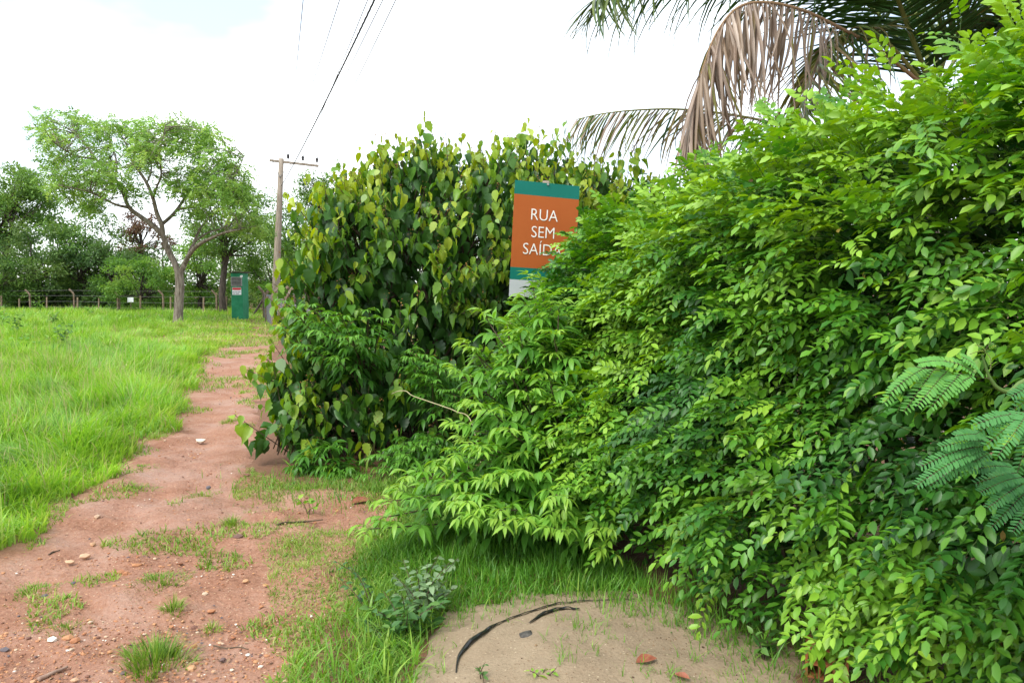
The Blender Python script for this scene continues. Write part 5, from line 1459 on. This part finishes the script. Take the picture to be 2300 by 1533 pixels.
ribbon('plastic_scrap', [(1188, 1400), (1225, 1378), (1262, 1368), (1302, 1369)], ([0, .3, .6, .9, 1], [.008, .03, .028, .022, .01]), M_PLASTIC, 'short black plastic scrap lying just in front of the long strip', 'plastic strip', n=30)
M_RAG = solid_mat('grey_mud_cake', (.045, .042, .038), (.12, .11, .095), rough=.95, scale=30, bump=.006)
c = GT(1182, 1424); V0, F0 = rock_proto(411, .22)
setp(obj('mud_cake', np_mesh('mud_cake', V0 * np.array([.052, .05, .05]) + c, F0, M_RAG), loc=c), 'flat dark grey mud cake on the sand below the black strip', 'mud cake')
M_DRY = solid_mat('dry_leaf', (.20, .055, .03), (.34, .13, .075), rough=.5, scale=30)
DRY = leaf_proto([(.15, .14), (.4, .24), (.7, .18), (.88, .08)], fold=.6, curl=.12)
def dry_leaf(px, py, L, ang, label):
    c = GT(px, py); M = frames(np.array([[math.cos(ang), math.sin(ang), .12]]), np.array([[.1, -.3, 1.0]]))
    V, F, T = spread(DRY, M, c[None] + np.array([[0, 0, .014]]) - M[:, :, 1] * L * .5, np.array([L]), [.5])
    setp(obj('dry_leaf', np_mesh('dry_leaf', V, F, M_DRY), loc=c), label, 'leaf', 'fallen dry leaves')
dry_leaf(1452, 1487, .10, .35, 'curled red-brown dry leaf on the right side of the sand')
dry_leaf(812, 1128, .17, .6, 'brown dry leaf on the bare red soil below the big-leaved bush')
dry_leaf(1530, 1524, .07, 2.6, 'small dry leaf at the bottom edge of the sand')
dry_leaf(1690, 1400, .06, .2, 'small dry leaf in shade at the foot of the hedge')
def twig(pts, r, label, mat=M_TWIG, name='fallen_twig'):
    W = catmull([GT(*p) for p in pts], 12); W[:, 2] = top_z(W[:, 0], W[:, 1]) + r * .7
    mb = MB(); mb.tube(W, np.linspace(r, r * .5, 12), 6); setp(mb.build(name, mat, loc=W[0], smooth_=True), label, 'twig', 'fallen twigs')
M_PALEWOOD = solid_mat('pale_dead_wood', (.24, .15, .11), (.36, .25, .19), rough=.9, scale=20, stretch=(1, 1, 1))
twig([(85, 1530), (110, 1518), (135, 1508), (152, 1500)], .011, 'pale piece of dead wood at the bottom left corner of the path', M_PALEWOOD)
twig([(480, 1450), (510, 1456), (535, 1453), (558, 1458)], .004, 'thin dark twig on the lower right of the path')
twig([(622, 1180), (655, 1174), (690, 1172), (725, 1168)], .008, 'dark stick lying before the bare red soil')
twig([(110, 1246), (122, 1240), (135, 1236)], .006, 'short dark stick on the wet patch at left')
# pale climbing stem that bridges the dark gap
pts = [P(880, 884, 6.9), P(895, 878, 6.7), P(912, 878, 6.6), P(926, 888, 6.5), P(960, 900, 6.3), P(995, 912, 6.1), P(1025, 924, 5.9)]
vine = empty('dry_vine', G(1040, 1100), 'pale bare twig bridging the dark gap between big-leaved bush and lime shrub', 'vine')
mb = MB(); mb.tube(catmull(pts + [P(1060, 950, 5.6), P(1090, 1100, 5.4), np.array([*P(1095, 1200, 5.4)[:2], -.05])], 60), .004, 6)
M_VINE = solid_mat('pale_vine', (.30, .27, .14), (.42, .38, .22), rough=.7); mb.build('stem', M_VINE, vine, smooth_=True)
# blue scrap that shows through the bush
M_BLUE = solid_mat('blue_plastic', (.12, .32, .62), (.2, .42, .7), rough=.4)
c = P(924, 738, 7.75)
sc_ = empty('blue_scrap', c, 'scrap of pale blue plastic caught inside the big-leaved bush', 'plastic scrap')
mb = MB(); mb.box(c, (.055, .006, .075), rot=np.array([[.9, 0, .43], [0, 1, 0], [-.43, 0, .9]]), bev=.002); mb.build('sheet', M_BLUE, sc_)

# ================================================================== SMALL WEEDS
M_PALE = leaf_mat('pale_weed_leaf', [(0, (.06, .15, .05)), (.5, (.15, .26, .11)), (1, (.26, .36, .19))], rough=.5, trans=.28, spec=.35, vary=.12)
M_WEED = leaf_mat('dark_weed_leaf', [(0, (.03, .10, .025)), (.5, (.07, .185, .04)), (1, (.15, .28, .05))], rough=.42, trans=.3, spec=.4, vary=.12)
OVATE = leaf_proto([(.15, .18), (.42, .27), (.72, .17)], fold=.3, curl=.2)
def weed(name, label, base, tops, lsize, mat, tint, key, per=9, cat='weed', group=None, start=.25, cell=14, lean=.5):
    th = empty(name, base, label, cat, group); mb = MB(); d_, n_, p_, s_, t_ = [], [], [], [], []
    for e in tops:
        b = base + np.array([rng.normal(0, .015), rng.normal(0, .015), -.02])
        pth = catmull([b, b + (np.array(e) - b) * np.array([.4, .4, .6]) + rng.normal(0, .01, 3), e], 16)
        mb.tube(pth, np.linspace(.0035, .0012, 16), 5, cap=False)
        for q in range(per):
            f = start + (1 - start) * q / (per - 1); i = min(int(f * 15), 14); p = pth[i]
            a = q * 2.4 + rng.normal(0, .4); out = np.array([math.cos(a), math.sin(a), 0])
            d_.append(out + UP * rng.uniform(-.35, lean) + rng.normal(0, .25, 3)); n_.append(UP + rng.normal(0, .45, 3)); p_.append(p + out * .004)
            s_.append(lsize * rng.uniform(.65, 1.2) * (1.05 - .4 * f)); t_.append(np.clip(tint + .2 * (f - .5) + rng.normal(0, .12), 0, 1))
    M = frames(np.array(d_), np.array(n_)); p_, s_, t_ = np.array(p_), np.array(s_), np.array(t_)
    leaf_objects('leaf', OVATE, key, mat, M, p_, s_, t_, th)
    st = mb.build('stems', M_TWIG, th, smooth_=True); setp(st, kind='stuff')
    return th
b = GT(945, 1400); tops = [P(px, py, b[1] + rng.uniform(-.05, .25)) for px, py in [(880, 1285), (905, 1255), (935, 1275), (960, 1262), (985, 1245), (1010, 1262), (1030, 1250), (940, 1310), (975, 1300), (1005, 1300), (905, 1310), (885, 1330), (960, 1335), (1020, 1320)]]
weed('pale_weed', 'pale grey-green leafy weed at the left corner of the sand heap', b, tops, .068, M_PALE, .6, 'pale', per=13)
b = GT(905, 1430); tops = [P(px, py, b[1] + rng.uniform(-.12, .2)) for px, py in [(800, 1400), (830, 1380), (860, 1395), (890, 1375), (920, 1390), (960, 1385), (1000, 1370), (985, 1405), (940, 1420), (880, 1425), (840, 1430), (815, 1425), (905, 1350), (1010, 1350), (865, 1345)]]
weed('dark_weed', 'low dark green weed below the pale weed beside the sand', b, [t_ + np.array([0, -.05, .06]) for t_ in tops], .075, M_WEED, .45, 'weed', per=13)
b = GT(835, 1372); weed('leaning_weed', 'dark-stemmed weed leaning left over the turf by the path', b, [P(752, 1258, b[1] - .02), P(765, 1300, b[1]), P(790, 1275, b[1] + .05)], .05, M_WEED, .3, 'weed', per=10)
b = GT(690, 1150); weed('seedling', 'broad-leaved seedling at the left end of the bare red soil', b, [P(668, 1118, b[1]), P(690, 1122, b[1]), P(710, 1135, b[1])], .085, M_LIME, .8, 'lime', per=4, cat='seedling', start=.7)
b = GT(1085, 1525); weed('seedling', 'small upright seedling at the bottom edge of the sand near the black strip', b, [P(1070, 1495, b[1]), P(1088, 1488, b[1])], .035, M_WEED, .6, 'weed', per=6, cat='seedling', start=.5)
b = GT(1225, 1520); weed('seedling', 'low bright seedling in the middle of the sand foreground', b, [P(1190, 1505, b[1]), P(1250, 1498, b[1]), P(1225, 1500, b[1] + .05)], .045, M_LIME, .85, 'lime', per=5, cat='seedling', start=.4)
b = GT(1720, 1480); weed('hedge_foot_weed', 'strap-leaved weed between the sand and the hollow brick', b, [P(1690, 1420, b[1]), P(1730, 1410, b[1]), P(1750, 1440, b[1]), P(1705, 1450, b[1])], .07, M_WEED, .55, 'weed', per=7, start=.3, lean=1.2)
# weeds standing out of the meadow
for k, (px, py, h, lab) in enumerate([(40, 760, .75, 'tall leafy weed at the far left of the meadow'), (8, 735, .9, 'tall leafy weed at the left edge in front of the fence'), (120, 735, .6, 'leafy weed in the meadow below the second fence post'), (205, 712, .6, 'yellowish weed in front of the third fence post'), (145, 780, .6, 'leafy weed in the middle of the left meadow'), (90, 705, .7, 'weed clump by the leftmost tall fence post'), (430, 700, .8, 'leafy weed right of the big tree trunk'), (60, 800, .5, 'low weed in the left meadow')]):
    b = G(px, py); tops = [b + np.array([rng.normal(0, .22), rng.normal(0, .2), h * rng.uniform(.7, 1.1)]) for _ in range(6)]
    weed('meadow_weed', lab, b, tops, .16, M_LIME if k % 2 else M_WEED, .6, 'lime' if k % 2 else 'weed', per=9, cat='weed', group='weeds standing in the meadow')
# dead sticks near the tree
b = G(340, 716); mb = MB(); mb.tube([b + (0, 0, .02), b + (.25, 0, .22), b + (.5, 0, .14), b + (.75, 0, .05)], [.04, .045, .04, .03], 6)
setp(mb.build('dead_branch', M_PALEWOOD, loc=b, smooth_=True), 'pale dead branch lying in the grass left of the big tree', 'branch')
